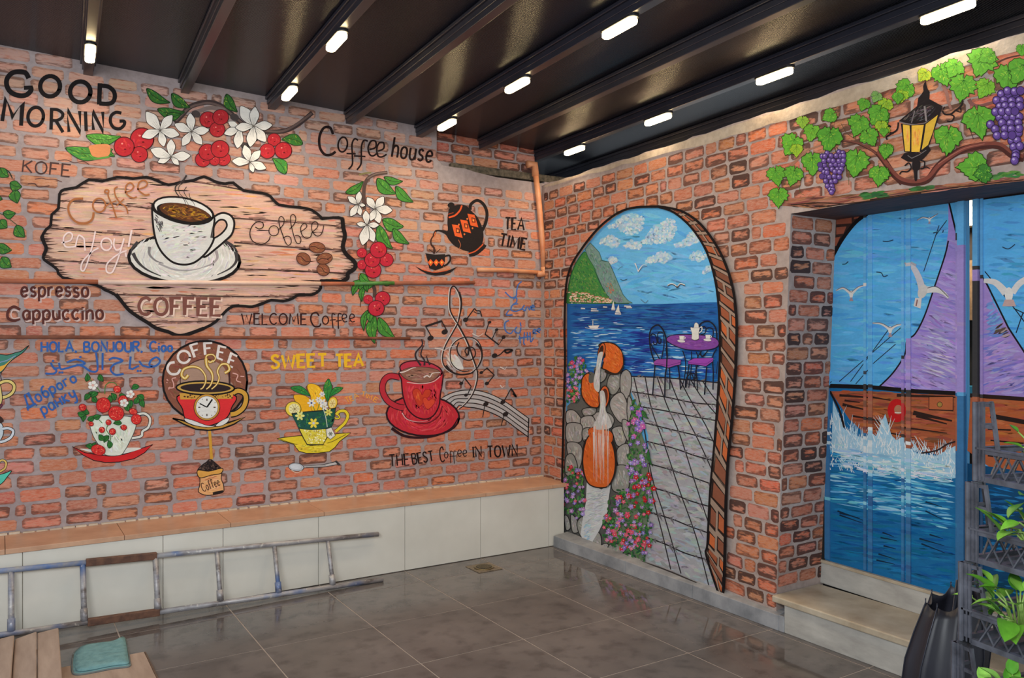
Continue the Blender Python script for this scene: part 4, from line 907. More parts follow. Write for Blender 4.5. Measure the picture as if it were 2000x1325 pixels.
m.ell(315, 1000, 262, 145, 4, R1, (46, 22, 28), 13)
m.hatch([(315 + 240 * math.cos(a), 1000 + 122 * math.sin(a)) for a in [i * .35 for i in range(18)]], [(204, 60, 70), (166, 34, 48), (190, 46, 58), (212, 80, 84)], 260, 70, 9, lambda x, y: math.degrees(math.atan2((x - 315) * .145, -(y - 1000) * .262)), 6)
m.line('~160 960 200 1020 280 1052 360 1050 430 1000 455 930', 10, (110, 26, 38)).line('~90 1090 180 1145 300 1158 420 1140 520 1090 572 1010', 22, (48, 22, 28), w1=8)
m.line('~150 725 80 715 35 750 25 820 60 890 120 930 180 945', 48, (60, 22, 30)).line('~150 725 80 715 35 750 25 820 60 890 120 930 180 945', 36, (176, 44, 56))
m.fill('146 690 160 740 165 800 175 870 205 950 260 1005 330 1025 390 1000 430 930 440 850 455 760 456 690 400 640 220 630', R1, line=(56, 20, 28), lw=10)
m.hatch('175 770 250 780 440 760 430 860 400 960 330 1000 260 980 200 900', [(196, 54, 66), (168, 34, 48), (206, 70, 76), (184, 44, 56)], 200, 70, 12, 80, 15)
m.ell(300, 672, 152, 64, 8, (176, 52, 70), (60, 24, 32), 9)
m.fill('155 700 180 668 260 650 360 655 430 675 435 700 390 745 310 765 210 745', (132, 92, 78), line=(80, 50, 46), lw=5)
m.hatch('180 700 270 665 400 680 400 725 300 750 215 735', [(150, 108, 92), (118, 80, 68), (160, 120, 104)], 60, 50, 9, 5, 10)
m.line('~148 690 180 685 215 670 240 658 265 655', 9, (214, 200, 196), w1=3).line('~320 725 345 712 365 722 385 695 440 690', 10, (214, 200, 196), w1=4).line('~200 760 300 770 390 755 440 715', 6, (206, 170, 166))
m.line('~165 980 200 1025 280 1045 350 1035', 8, (206, 160, 160), w1=2)
m.sub('painted_heart')
m.fill('290 935 255 880 240 830 262 805 290 815 310 850 330 815 365 815 368 850 330 890', (188, 60, 40), line=(150, 30, 36), lw=4).fill('350 955 322 920 315 880 335 868 355 890 375 880 398 885 395 915', (204, 70, 48), line=(150, 30, 36), lw=4)
m.hatch('255 830 300 830 300 890 275 890', [(214, 96, 54), (200, 70, 44)], 12, 30, 9, 70, 15)
m.sub('painted_steam')
for s, w in [('~305 450 310 490 265 545 265 585 300 640', 9), ('~318 495 300 560 325 600 325 640', 8), ('~340 570 350 605 365 635', 5)]: m.line(s, w, (52, 42, 46), w1=14)
m.done()
m = MW('painted_best_coffee_lettering', 'black painted words THE BEST Coffee IN TOWN').fr(D16)
m.text('THE', 135, 318, 370, 300, 140, 14, K2, h1=135, jit=.01).text('BEST', 415, 292, 670, 250, 128, 14, K2, h1=120, jit=.01)
m.line('~785 120 770 80 745 110 745 190 760 250 785 260 800 235', 14, K2).ell(820, 180, 22, 36, 0, None, K2, 10).line('~900 140 875 130 870 170 875 280', 9, K2).line('~945 135 918 130 912 170 920 285', 9, K2).line('860 195 940 190', 8, K2)
for x in (965, 1030): m.line('~%d 165 %d 150 %d 125 %d 120 %d 160 %d 195 %d 185' % (x, x + 38, x + 34, x + 8, x - 6, x + 14, x + 40), 10, K2)
m.text('IN', 1150, 205, 1252, 198, 125, 15, K2).line('1135 88 1175 84', 9, K2).line('1140 205 1175 203', 9, K2).text('TOWN', 1330, 208, 1690, 190, 135, 17, K2, h1=140, jit=.01); m.done()
# teapot and cup ------------------------------------------------------------------------
m = MW('painted_black_teapot', 'painted black teapot with orange diamonds pouring tea').fr(D11)
KT = (36, 30, 30); OR = (216, 92, 46)
m.line('~950 330 955 290 1000 262 1045 290 1070 350 1062 420 1035 480', 22, KT)
m.fill('790 365 800 320 830 300 890 292 935 310 960 340 1000 380 1030 440 1045 500 1040 560 1010 610 960 630 900 620 840 590 800 550 775 510 740 490 712 485 700 510 680 520 692 485 712 473 760 476 788 478 786 420', KT)
m.ell(813, 297, 25, 21, 0, KT).line('~795 385 840 370 875 335 890 298', 12, (206, 84, 44)).line('~790 362 830 350', 6, (140, 60, 40))
m.line('~940 645 985 635 1030 600 1048 575', 46, KT).line('~935 645 985 628 1030 590 1042 575', 9, (196, 84, 48)).line('~865 545 880 580 870 615', 5, (160, 90, 60)).line('~688 525 702 488', 9, (190, 100, 60))
for x, y in [(860, 482), (920, 448), (972, 406)]:
    m.fill([(x - 42, y - 48), (x + 8, y - 40), (x + 36, y + 50), (x - 20, y + 36)] if True else '', OR, smooth=False)
    m.fill([(x - 14, y - 22), (x + 14, y - 16), (x + 16, y + 16), (x - 10, y + 14)], (70, 40, 32), smooth=False).fill([(x - 8, y - 15), (x + 8, y - 11), (x + 9, y + 10), (x - 6, y + 9)], OR, smooth=False); m.ell(x, y, 5, 5, 0, (232, 170, 80))
for x, y in [(868, 436), (908, 505), (928, 395), (966, 462)]: m.ell(x, y, 6, 7, 0, (206, 110, 60))
m.sub('painted_pouring_tea').line('~690 510 668 545 670 580 690 605 690 645', 8, (64, 40, 34), w1=16)
for s in ['~690 640 670 625 655 615', '~705 640 725 620 735 612', '695 640 700 615']: m.line(s, 5, (52, 36, 34))
m.sub('painted_cup')
m.line('~765 665 800 658 806 690 785 720 760 735', 13, KT).fill('628 642 700 652 770 648 768 700 755 745 700 765 655 750 645 700', KT, smooth=False)
for x in (665, 705, 745): m.fill([(x - 20, 708), (x, 684), (x + 20, 708), (x, 736)], OR, smooth=False).ell(x, 708, 6, 8, 0, (236, 170, 70))
m.fill('645 688 765 688 762 728 650 730', OR, smooth=False) if False else None
m.fill('555 735 620 768 700 778 780 770 860 738 810 780 760 798 700 804 640 792 590 765', KT, smooth=False).line('~600 758 660 775 710 778 770 768 800 755', 5, (190, 80, 44))
m.done()
m = MW('painted_tea_time_lettering', 'black painted words TEA TIME beside the pipe').fr(C3)
m.text('TEA', 1478, 820, 1600, 825, 75, 10, K2, jit=.01).line('1560 762 1635 768', 4, K2).text('TIME', 1440, 925, 1608, 955, 78, 11, K2, h1=72, jit=.01); m.done()
# vertical cherry branch ------------------------------------------------------------------
m = MW('painted_coffee_cherry_branch', 'painted hanging branch of white blossoms and red coffee cherries').fr(D11)
m.line('~355 62 270 75 215 105 190 160 185 240 190 330', 26, (84, 66, 62)).line('~350 60 270 72 210 105', 9, (120, 100, 92)).line('~200 540 195 650 185 780', 18, (84, 60, 50)).line('~240 860 262 900 262 960', 26, (80, 62, 56)).line('~175 880 165 960 160 1030', 8, (100, 70, 56)).line('~150 78 190 68 240 62', 12, (130, 120, 80))
m.sub('painted_leaf')
for a in ['55 208 180 125 60', '280 105 415 215 86', '330 95 465 125 54', '415 160 540 275 70', '320 400 470 450 90', '290 440 390 610 84', '395 465 510 575 66', '105 850 280 850 76', '310 850 395 850 34', '160 790 225 850 60', '150 860 105 945 44', '190 880 170 990 40', '205 850 210 920 36', '215 1050 185 1200 44', '262 1090 262 1290 78', '290 1105 410 1255 80', '240 1060 230 1140 50']: m.leaf(*[float(t) for t in a.split()], col=(66, 128, 52), lite=(110, 160, 66))
m.sub('painted_cherry')
for a in [(170, 640, 36), (172, 725, 36), (250, 765, 58), (345, 690, 50), (245, 690, 56), (288, 618, 60), (215, 975, 34), (318, 968, 54), (272, 1038, 58)]: m.berry(*a, col=(178, 38, 56))
m.sub('painted_blossom')
fl5(m, 140, 292, [68, 235, 152, 198, 195, 300, 160, 372, 86, 378], .5); fl5(m, 265, 325, [205, 240, 325, 235, 388, 335, 296, 428, 230, 410], .55); fl5(m, 205, 440, [195, 335, 292, 440, 255, 562, 172, 585, 130, 430], .5)
m.done()
m = MW('painted_love_coffee_scrawl', 'blue scrawled words I love coffee near the corner').fr(D4)
bs = (66, 104, 170)
for s in ['~1025 35 1000 60 990 100 985 140 950 150 905 110', '~965 165 985 150 990 180 965 200', '~1000 195 960 205 950 240 985 250 1030 230', '~935 240 915 275 960 275', '~1045 205 1030 230 1050 245 1060 215', '1070 215 1080 240 1092 210', '~1095 225 1115 220 1105 205 1095 235 1120 240', '~935 315 905 335 910 390 945 410 965 385', '~990 360 975 395 1010 405 1020 365', '~1010 425 1015 480', '~1045 400 1040 480 1050 485', '~1065 400 1070 460', '~1085 400 1090 470 1110 440', '~1105 410 1130 390 1115 380 1108 405 1135 410', '~1135 395 1158 385 1150 372 1135 390 1158 405', '1000 445 1085 430', '~1015 330 1020 360']: m.line(s, 9, bs)
m.done()
# ------------------------------------------------------------------ pipes fixed to the far wall, painted over
def wpt(px, py, off): return PB.hit(px, py, off)
BR_P = simple('painted_pipe_brick', (170, 98, 70), .7, var=.25, scale=9, spec=.15, col2=(136, 84, 66)); BOARD_P = simple('painted_pipe_board', (224, 190, 172), .5, var=.08, scale=9)
PIPEC = simple('painted_pipe_corner', (206, 146, 106), .5, var=.12, scale=8, col2=(184, 112, 72)); LEAF_P = simple('painted_pipe_green', (76, 132, 56), .5, var=.2, scale=30, col2=(60, 104, 46))
pipe = empty('wall_pipe_run', wpt(500, 552, .012)); tag(pipe, 'thin horizontal pipe run along the far wall, painted over with the mural', 'pipe')
def pseg(root, name, pts, r, mat, label=None, off=.012):
    q = [wpt(x, y, off) - root.location for x, y in pts]; b = MB(); b.tube(q, r, 10); o = b.build(name, mat, root, smooth=True)
    if label: o['label'] = label
pseg(pipe, 'pipe_section', [(-60, 548), (191, 550.5)], .014, BR_P, 'brick orange stretch'); pseg(pipe, 'pipe_section', [(191, 550.5), (625, 554)], .0145, BOARD_P, 'pale stretch painted as sign board')
pseg(pipe, 'pipe_section', [(625, 554), (690, 554)], .014, BR_P, 'brick orange stretch'); pseg(pipe, 'pipe_section', [(690, 554), (768, 553)], .0145, LEAF_P, 'green stretch painted as leaves'); pseg(pipe, 'pipe_section', [(768, 553), (925, 552)], .014, BR_P, 'brick orange stretch')
p2 = empty('lower_wall_pipe', wpt(400, 660, .01)); tag(p2, 'lower brown pipe along the far wall above the blue greetings', 'pipe')
pseg(p2, 'pipe_section', [(-60, 658), (400, 659), (690, 660), (800, 661)], .011, simple('painted_pipe_brown', (136, 88, 70), .75, spec=.1, var=.3, scale=12, col2=(104, 60, 46)), off=.006)
cp = empty('corner_drain_pipe', wpt(1050, 440, .03)); tag(cp, 'tan painted drain pipe running down beside the corner and turning left', 'pipe')
pseg(cp, 'pipe_length', [(1041, 332), (1049, 400), (1056, 480), (1059, 528)], .024, PIPEC, off=.03)
pseg(cp, 'pipe_length', [(1057, 533), (1030, 531), (980, 528), (930, 527)], .017, PIPEC, off=.02)
b = MB(); q = [wpt(x, y, .028) - cp.location for x, y in [(1058, 522), (1059, 536), (1046, 535)]]; b.tube(q, .027, 10); b.build('elbow', PIPEC, cp, smooth=True)
b = MB(); q = [wpt(x, y, .03) - cp.location for x, y in [(1026, 322), (1040, 322), (1042, 345)]]; b.tube(q, .031, 10); b.build('top_elbow', PIPEC, cp, smooth=True)
# ================================================================== murals on the right wall
def MR(name, label, base=.0022): return Mural(PR, wall_right, name, label, base)
m = MR('painted_seaside_archway', 'large painted archway opening on sea, cliffs, jugs, flowers and a tiled terrace', .0024).fr(PX)
IN = cr(P("""1109 700 1108 640 1111 560 1121 520 1141 487 1166 455 1191 431 1221 412 1252 405 1278 404 1305 410 1330 422 1350 440 1370 466 1385 495 1398 530 1406 570 1410 620 1412 680 1409 760 1402 860 1393 960 1388 1060 1385 1085 1406 1152 1350 1130 1290 1106 1230 1088 1180 1076 1140 1062 1104 1038 1104 960 1104 860 1107 780"""), True, 2)
SKY = (98, 172, 220)
m.fill(IN, SKY, smooth=False)
m.hatch('1125 540 1160 480 1220 420 1290 415 1350 460 1390 520 1400 585 1230 585 1210 560', [(98, 172, 220), (88, 160, 214), (112, 182, 224), (102, 174, 220)], 240, 44, 6, 5, 12, mx=.2)
m.sub('painted_cloud').fr(E2)
def cloud(pts, n):
    m.hatch(pts, [(150, 192, 216), (136, 182, 214), (160, 196, 216)], n, 60, 40, lambda x, y: (x * .7) % 60 - 30, 20, mx=.3)
    m.hatch(pts, [(182, 202, 212), (200, 212, 217), (166, 194, 212), (206, 214, 216), (156, 184, 210)], int(n * .8), 34, 22, lambda x, y: (x * .7 + y * 1.1) % 120 - 60, 40, mx=.5)
cloud('430 460 480 400 560 370 640 400 670 450 600 510 480 480', 60); cloud('510 280 600 250 660 180 780 150 900 180 920 260 880 340 780 380 690 360 640 310', 120)
cloud('680 480 760 430 880 440 940 360 1000 280 1100 240 1160 190 1250 220 1260 300 1210 420 1080 470 940 460 880 530 760 510', 200)
cloud('1220 480 1320 430 1380 360 1460 310 1510 370 1530 430 1440 460 1350 500', 80); cloud('910 660 1010 590 1100 540 1180 580 1220 620 1100 670', 70); cloud('520 640 580 600 650 640 580 680', 22); cloud('1380 620 1420 560 1540 540 1590 620 1480 650', 36); cloud('1500 780 1560 720 1630 690 1650 740 1560 770', 26)
m.sub('painted_cliff')
m.fill('345 455 390 500 440 555 470 640 540 655 580 740 640 880 690 1000 740 1060 790 1090 600 1092 500 980 420 800 340 660 290 520', (110, 142, 136), smooth=False, line=(48, 88, 78), lw=5)
m.hatch('350 480 420 570 470 660 540 680 620 880 690 1020 740 1080 560 1080 440 820 320 560', [(96, 132, 124), (128, 152, 150), (84, 122, 110), (120, 128, 138), (104, 140, 118)], 260, 42, 10, lambda x, y: 65 + (x % 50) - 25, 20, mx=0)
m.hatch('500 880 570 880 600 980 540 990', [(166, 112, 90), (150, 124, 110)], 20, 30, 10, 60, 20).hatch('600 1010 670 1010 690 1080 610 1080', [(118, 116, 138), (100, 104, 124)], 24, 30, 9, 60, 20)
m.fill('285 548 330 620 390 720 430 830 480 940 560 1060 590 1095 108 1098 108 960 125 860 160 740 210 640', (62, 126, 64), line=(40, 84, 56), lw=5)
m.hatch('285 570 330 650 380 740 430 860 540 1060 130 1000 130 860 170 750 220 650', [(70, 136, 62), (52, 112, 58), (90, 144, 66), (44, 100, 66), (106, 140, 76)], 420, 34, 10, lambda x, y: 60 + (y % 60) - 30, 30, mx=0)
m.line('~445 650 470 645 540 655', 5, (40, 76, 70)).line('~390 740 420 820 460 900 500 960', 5, (40, 84, 66))
m.sub('painted_seaside_town').begin()
for _ in range(150):
    x = m.rs.uniform(108, 560); y0 = 975 + max(0, (x - 250)) * .27; y = m.rs.uniform(y0, 1092); h = m.rs.uniform(8, 15)
    if y > 1090: continue
    m.line([(x, y), (x + m.rs.uniform(12, 26), y)], h, m.rs.choice([(206, 196, 166), (196, 178, 150), (216, 206, 184)])); m.line([(x - 1, y - h * .7), (x + m.rs.uniform(12, 24), y - h * .7)], 5, (182, 84, 66))
for _ in range(60): x = m.rs.uniform(110, 540); m.line([(x, m.rs.uniform(1010, 1092)), (x + 12, m.rs.uniform(1010, 1092))], 7, (74, 122, 66))
m.end(); m.sub('painted_sea').fr(PX)
SEA = [(1109, 593)] + [(1140, 593.5), (1230, 594), (1300, 593.5), (1350, 591), (1408, 590), (1412, 640), (1412, 690), (1410, 748), (1350, 742), (1290, 737), (1228, 735), (1180, 720), (1109, 760)]
m.fill(SEA, (32, 92, 158), smooth=False)
m.hatch('1112 596 1250 596 1404 594 1408 650 1250 650 1112 640', [(26, 66, 132), (38, 90, 158), (52, 118, 178), (24, 54, 116), (40, 100, 150)], 520, 36, 2.6, 1, 3, smooth=False)
m.hatch('1112 640 1408 645 1408 744 1280 735 1228 732 1112 750', [(44, 112, 180), (58, 134, 200), (30, 70, 150), (80, 156, 212), (48, 120, 190), (24, 50, 130)], 620, 34, 2.8, 1, 3, smooth=False)
m.hatch('1112 610 1200 625 1300 650 1405 640 1405 735 1235 730 1112 735', [(186, 206, 224), (130, 180, 216), (160, 196, 222)], 150, 18, 1.5, 1, 3, smooth=False)
m.hatch('1225 640 1300 655 1300 690 1225 690', [(26, 44, 124), (36, 60, 140)], 40, 34, 3, 1, 3, smooth=False).hatch('1180 690 1270 690 1270 730 1230 730', [(30, 50, 130), (40, 80, 160)], 24, 30, 3, 1, 3, smooth=False)
m.line('1111 590 1170 592 1230 593', 1.4, (40, 84, 60))
m.sub('painted_boat').fr(E2)
for pts in ['572 1152 592 1060 605 1135 610 1150', '612 1190 648 1105 658 1175 672 1195']: m.fill(pts, (204, 204, 196), smooth=False)
for x, y, w in [(592, 1155, 40), (642, 1203, 66), (742, 1122, 70), (272, 1145, 44), (388, 1150, 60), (506, 1130, 44), (760, 1135, 60), (395, 1170, 80)]: m.line([(x - w / 2, y), (x + w / 2, y + 2)], 10, (214, 212, 206), w1=7); m.line([(x - w / 2, y + 10), (x + w / 2, y + 11)], 4, (150, 150, 160))
m.fr(C5).fill('300 848 372 845 360 866 312 864', (214, 212, 206), smooth=False).line('330 815 330 850', 4, (206, 200, 196)).line('~280 860 330 868 400 862', 4, (190, 190, 200))
m.sub('painted_gull').fr(E2)
m.line('~820 670 835 700 855 760', 14, (206, 206, 206), w1=5).line('~855 755 885 710 910 688 950 692', 12, (206, 206, 206), w1=3).line('~858 768 900 715 950 700', 4, (90, 90, 100))
m.line('~1165 905 1200 885 1240 895 1268 915 1300 885 1350 900', 9, (206, 206, 204)).line('~1165 912 1205 893 1240 905 1268 928 1300 895 1352 910', 7, (56, 54, 60)).ell(1268, 922, 14, 9, 0, (60, 56, 60))
m.line('~668 840 690 850 712 848 738 840', 6, (46, 70, 90)).line('~640 745 660 720 690 705', 4, (66, 104, 130)).line('~880 1050 915 1080 935 1088 960 1060', 5, (80, 90, 110))
# terrace
m.sub('painted_terrace_tiles').fr(PX)
TER = P('1228 735 1290 737 1350 742 1410 748 1409 760 1402 860 1393 960 1388 1060 1385 1085 1406 1152 1350 1130 1290 1106 1262 1098 1268 1000 1268 850 1250 800 1232 760')
m.fill(TER, (158, 158, 162), smooth=False)
m.hatch(TER, [(158, 158, 162), (176, 178, 182), (138, 136, 140), (154, 172, 180), (168, 164, 166), (160, 178, 186)], 900, 22, 6, 10, 14, smooth=False, mx=.4)
m.sub('terrace_joint').begin()
for s in ['1262 737 1275 800 1300 870 1330 960 1362 1050 1388 1150', '1286 738 1304 790 1330 850 1362 950 1392 1040', '1310 740 1330 790 1366 860 1398 930', '1330 741 1350 780 1380 830 1403 880', '1352 743 1372 775 1406 815', '1375 745 1390 768 1408 790', '1240 737 1252 790 1262 850 1275 930 1300 1010 1332 1120', '1264 880 1275 960 1295 1040 1312 1112']: m.line('~' + s, 2.2, (46, 42, 46))
for s in ['1236 765 1300 775 1360 787 1406 790', '1245 793 1300 802 1360 814 1404 822', '1262 826 1310 838 1360 850 1400 862', '1266 862 1320 876 1360 890 1398 900', '1268 905 1320 920 1360 934 1394 946', '1268 950 1310 962 1350 978 1391 990', '1268 1000 1310 1012 1350 1028 1389 1042', '1266 1050 1300 1062 1340 1080 1386 1094', '1228 735 1290 737 1350 742 1410 748']:
    m.line('~' + s, 2.4, (40, 36, 40)); p = P(s)
    for i in range(len(p) - 1):
        for _ in range(4):
            t = m.rs.random(); x = p[i][0] + (p[i + 1][0] - p[i][0]) * t; y = p[i][1] + (p[i + 1][1] - p[i][1]) * t; L = m.rs.uniform(6, 16)
            m.line([(x, y), (x + L * .5, y + L * m.rs.choice([1, -.3]))], m.rs.uniform(2, 6), (104, 100, 104), w1=.6)
m.end()
# rocks
m.sub('painted_bank').fr(PX); m.fill('1225 740 1240 790 1256 850 1268 880 1268 1000 1262 1100 1200 1082 1150 1066 1150 900', (104, 118, 96), smooth=False)
m.sub('painted_rock').fr(D7)
m.fill('100 780 180 700 240 660 330 600 370 480 365 410 395 375 450 400 560 440 650 430 700 440 735 510 735 640 720 720 740 800 720 900 700 1000 720 1120 700 1200 700 1400 560 1400 250 1400 100 1400', (92, 92, 88), smooth=False)
m.fr(C6).fill('112 390 180 380 300 420 410 300 412 440 402 600 400 760 330 900 260 1060 100 1000 104 640', (84, 84, 82), smooth=False)
rk = [(168, 164, 160), (142, 140, 136), (182, 180, 174), (124, 124, 118), (156, 150, 150)]
def rock(pts, c=None):
    c = c or m.rs.choice([(148, 146, 142), (136, 136, 130), (158, 154, 150)])
    pp = P(pts); gx = sum(a for a, b in pp) / len(pp); gy = sum(b for a, b in pp) / len(pp); pts = [(gx + (a - gx) * 1.1, gy + (b - gy) * 1.1) for a, b in pp]
    m.fill(pts, c, line=(42, 40, 40), lw=4 * m.fm[2] / 2.366); p = P(pts); cx = sum(a for a, b in p) / len(p); cy = sum(b for a, b in p) / len(p)
    q = [(cx + (a - cx) * .8, cy + (b - cy) * .8) for a, b in p]; L = max(max(a for a, b in p) - min(a for a, b in p), 10)
    m.hatch(q, rk, 26, L * .42, L * .09, m.rs.uniform(30, 110), 18)
for s in ['308 240 325 215 355 205 368 240 350 290 325 305 305 280', '368 220 390 200 410 220 412 270 398 320 378 312 365 280', '335 320 365 305 385 330 400 390 390 430 360 430 330 390 318 350', '402 320 418 350 412 400 402 430 395 380', '245 400 300 395 330 420 322 455 290 470 250 455', '118 390 150 385 180 420 175 440 120 440', '190 380 220 370 250 375 240 400 200 405', '185 420 230 410 245 440 220 470 190 465', '120 450 180 450 185 500 175 525 122 525', '120 540 160 535 185 560 182 620 165 650 150 600 130 600', '115 600 145 590 165 650 140 680 112 670', '330 470 370 460 390 500 378 540 350 540 335 500', '355 560 400 545 402 640 370 650 350 610', '375 430 400 440 402 520 380 480', '340 650 400 650 402 730 380 760 330 740', '195 470 225 465 230 490 205 530 190 500', '250 200 280 190 300 210 290 240 262 250']: rock(s)
m.fr(D8)
for s in ['345 1040 350 940 390 890 420 920 425 1010 400 1070', '430 1010 480 990 500 1030 470 1080 440 1070', '500 1020 560 990 620 1030 630 1080 580 1140 510 1110', '640 1110 690 1090 740 1110 760 1160 700 1150 650 1140', '75 730 110 740 130 830 90 850', '140 720 190 760 220 840 190 880 150 860', '200 790 250 740 280 830 250 920 215 880']: rock(s)
# water and stream
m.sub('painted_stream').fr(D8)
m.fill('290 400 430 470 520 420 500 560 490 680 440 800 400 880 350 960 330 1030 260 970 230 900 250 760 280 600', (196, 198, 200), smooth=False)
m.hatch('300 480 480 480 490 600 440 760 360 900 320 1000 260 950 250 820 280 640', [(214, 214, 216), (170, 176, 184), (140, 150, 156), (190, 206, 212), (160, 168, 160)], 240, 70, 7, -14, 8)
m.hatch('260 800 330 800 330 960 270 960', [(150, 186, 206), (196, 206, 214)], 24, 50, 12, -30, 20)
# flowers
m.sub('painted_foliage').fr(C6)
def bush(pts, n, dens=1.0, cols=None, r0=11):
    m.hatch(pts, [(52, 104, 56), (78, 132, 68), (40, 82, 50), (110, 148, 80)], int(n * 3.2), 22, 9, lambda x, y: (x * 3 + y * 7) % 180, 30)
    p = cr(P(pts), True, 4); xs = [a for a, b in p]; ys = [b for a, b in p]; k = 0; t = 0; m.begin()
    while k < n and t < 4000:
        t += 1; x = m.rs.uniform(min(xs), max(xs)); y = m.rs.uniform(min(ys), max(ys))
        if not inside(x, y, p): continue
        k += 1; c = m.rs.choice(cols); rr_ = r0 * m.rs.uniform(.7, 1.2); a0 = m.rs.random() * 6
        for q in range(5): a = a0 + q * 1.257; m.ell(x + rr_ * .55 * math.cos(a), y + rr_ * .55 * math.sin(a), rr_ * .5, rr_ * .36, math.degrees(a), tuple(v + m.rs.uniform(-14, 14) for v in c), n=6)
        m.ell(x, y, rr_ * .22, rr_ * .22, 0, (224, 190, 190) if c[0] > 180 else (226, 210, 226), n=5)
    m.end()
PUR = [(152, 112, 176), (170, 130, 184), (132, 112, 180), (160, 140, 200)]; RED = [(190, 44, 54), (206, 74, 92), (214, 96, 120)]
bush('118 170 180 130 215 200 205 250 175 280 180 330 130 350 114 300', 46, cols=PUR + PUR + [(196, 60, 90)], r0=9)
bush('120 290 170 270 180 330 125 360', 10, cols=RED, r0=9)
bush('405 400 420 330 460 340 490 400 475 450 480 500 450 520 400 540', 22, cols=[(176, 90, 180), (140, 110, 190), (190, 100, 170)], r0=13)
bush('400 560 470 530 500 570 480 640 500 700 430 720 400 690', 24, cols=PUR, r0=12)
bush('104 660 140 640 200 660 205 780 200 860 150 880 104 840', 40, cols=PUR + PUR + RED, r0=10)
bush('400 740 470 670 525 700 515 860 470 850 400 800', 30, cols=[(186, 36, 44), (196, 50, 60), (176, 30, 42)] + PUR[:1], r0=12)
bush('310 800 360 740 420 770 500 830 520 940 500 1050 470 1090 400 1060 360 1010 290 980 280 920', 70, cols=PUR + RED + RED, r0=12)
bush('300 900 340 860 400 900 480 900 500 980 460 1040 380 1030 310 990', 30, cols=RED + PUR + [(206, 120, 150)], r0=11)
for a in ['445 1070 460 1115 18', '470 1080 455 1120 16', '500 560 520 640 14', '470 380 500 420 16', '440 330 425 360 12']: m.leaf(*[float(t) for t in a.split()], col=(50, 110, 60), lw=1.5)
# jugs
m.sub('painted_clay_jug').fr(D7)
TC = (204, 98, 42)
def jug(pts): m.fill(pts, TC, line=(44, 34, 28), lw=12); m.hatch(pts, [(204, 98, 42), (216, 110, 48), (190, 84, 36), (222, 124, 66), (204, 98, 42)], 150, 54, 12, 60, 16, mx=.2)
jug('255 600 262 510 300 460 345 450 375 490 385 560 420 620 440 700 430 780 390 795 330 775 285 720 260 670'); m.fill('340 440 395 470 380 540 330 540', (90, 92, 88)); m.line('~300 455 330 455 350 470', 8, (60, 50, 44))
jug('430 180 470 150 530 148 590 165 640 210 670 280 675 360 650 420 610 455 560 450 500 420 465 400 480 330 490 250')
m.line('~490 430 560 458 620 455 665 410 676 350', 26, (48, 40, 36), w1=8)
m.ell(457, 235, 34, 84, 12, (196, 96, 50), (44, 34, 28), 9).ell(452, 240, 22, 66, 12, (58, 38, 30))
m.ell(483, 690, 52, 112, 5, (198, 92, 46), (44, 34, 28), 10).ell(485, 690, 34, 86, 5, (84, 46, 34))
m.line('~250 600 262 680 300 745 360 790 420 795', 16, (52, 42, 36), w1=8)
jug('330 1010 400 995 480 1010 550 1040 560 1110 580 1200 596 1325 596 1400 570 1500 520 1575 460 1590 380 1580 320 1540 285 1450 270 1330 280 1180 320 1090 345 1060')
m.line('~560 1120 590 1220 600 1340 585 1460 540 1560', 30, (42, 34, 32), w1=12).line('~300 1110 275 1220 268 1340 280 1450 320 1545', 22, (42, 34, 32), w1=10)
m.line('~400 1000 345 1010 335 1050 360 1090', 20, (190, 86, 40)).line('~530 1030 560 1070 550 1130 500 1120', 18, (190, 86, 40))
m.sub('painted_falling_water')
m.fill('425 265 470 240 468 290 450 380 440 480 440 600 425 640 385 600 380 520 400 420', (190, 190, 188)); m.hatch('430 290 460 270 440 400 430 600 395 580 405 440', [(212, 212, 212), (160, 160, 160), (196, 198, 200)], 44, 90, 7, 96, 5)
m.fill('440 640 480 630 500 720 500 820 540 900 560 980 500 1010 400 1010 380 960 430 860 445 740', (184, 184, 182)); m.hatch('450 660 480 650 495 800 530 980 400 980 440 840', [(212, 212, 210), (160, 160, 158), (200, 200, 200)], 80, 100, 7, 92, 6)
for i in range(46):
    x = m.rs.uniform(370, 530); m.line([(x, m.rs.uniform(960, 1100)), (x + m.rs.uniform(-14, 14), m.rs.uniform(1200, 1600))], m.rs.uniform(2, 9), m.rs.choice([(214, 190, 180), (206, 204, 204), (226, 168, 140)]), w1=1.5)
# cafe table and chairs
m.sub('painted_cafe_table').fr(D9)
FB = (26, 30, 44)
for s in ['~655 560 685 650 695 760 680 900 655 1000 625 1060', '~770 570 772 700 760 850 735 1040', '~830 575 855 650 850 740 820 850 800 1030', '~900 565 850 650 830 760 840 900 850 1075', '~690 850 760 850 825 870 820 920 750 940 700 900', '~760 850 700 930 690 1040', '~765 850 800 920 810 1030', '~880 570 910 630 985 560']: m.line(s, 13, FB)
m.fill('440 420 480 375 580 355 720 350 900 360 1060 390 1115 430 1125 480 1080 525 980 550 820 555 680 540 560 500 470 450', (120, 66, 146), line=FB, lw=10)
m.hatch('480 400 600 365 900 370 1100 440 1060 510 850 540 650 520 520 470', [(130, 74, 156), (110, 58, 136), (140, 84, 160)], 120, 70, 12, 5, 8)
m.sub('painted_cafe_chair')
for s, w in [('~290 700 255 600 232 480 228 360 250 280 300 238 350 235 400 290 435 380 450 500 455 640 450 760 430 900 425 1160', 19), ('~242 370 262 345 300 360 315 400 325 450 310 480 280 470 280 440', 13), ('~410 340 370 320 335 340 335 400 340 460 370 465 375 420 360 400', 13), ('~240 470 290 560 340 640 375 710', 13), ('~410 350 415 480 395 600 375 710', 13), ('300 740 285 900 268 1125', 17), ('~485 780 490 900 490 1060', 15), ('~595 750 615 880 630 1065', 17)]: m.line(s, w, FB)
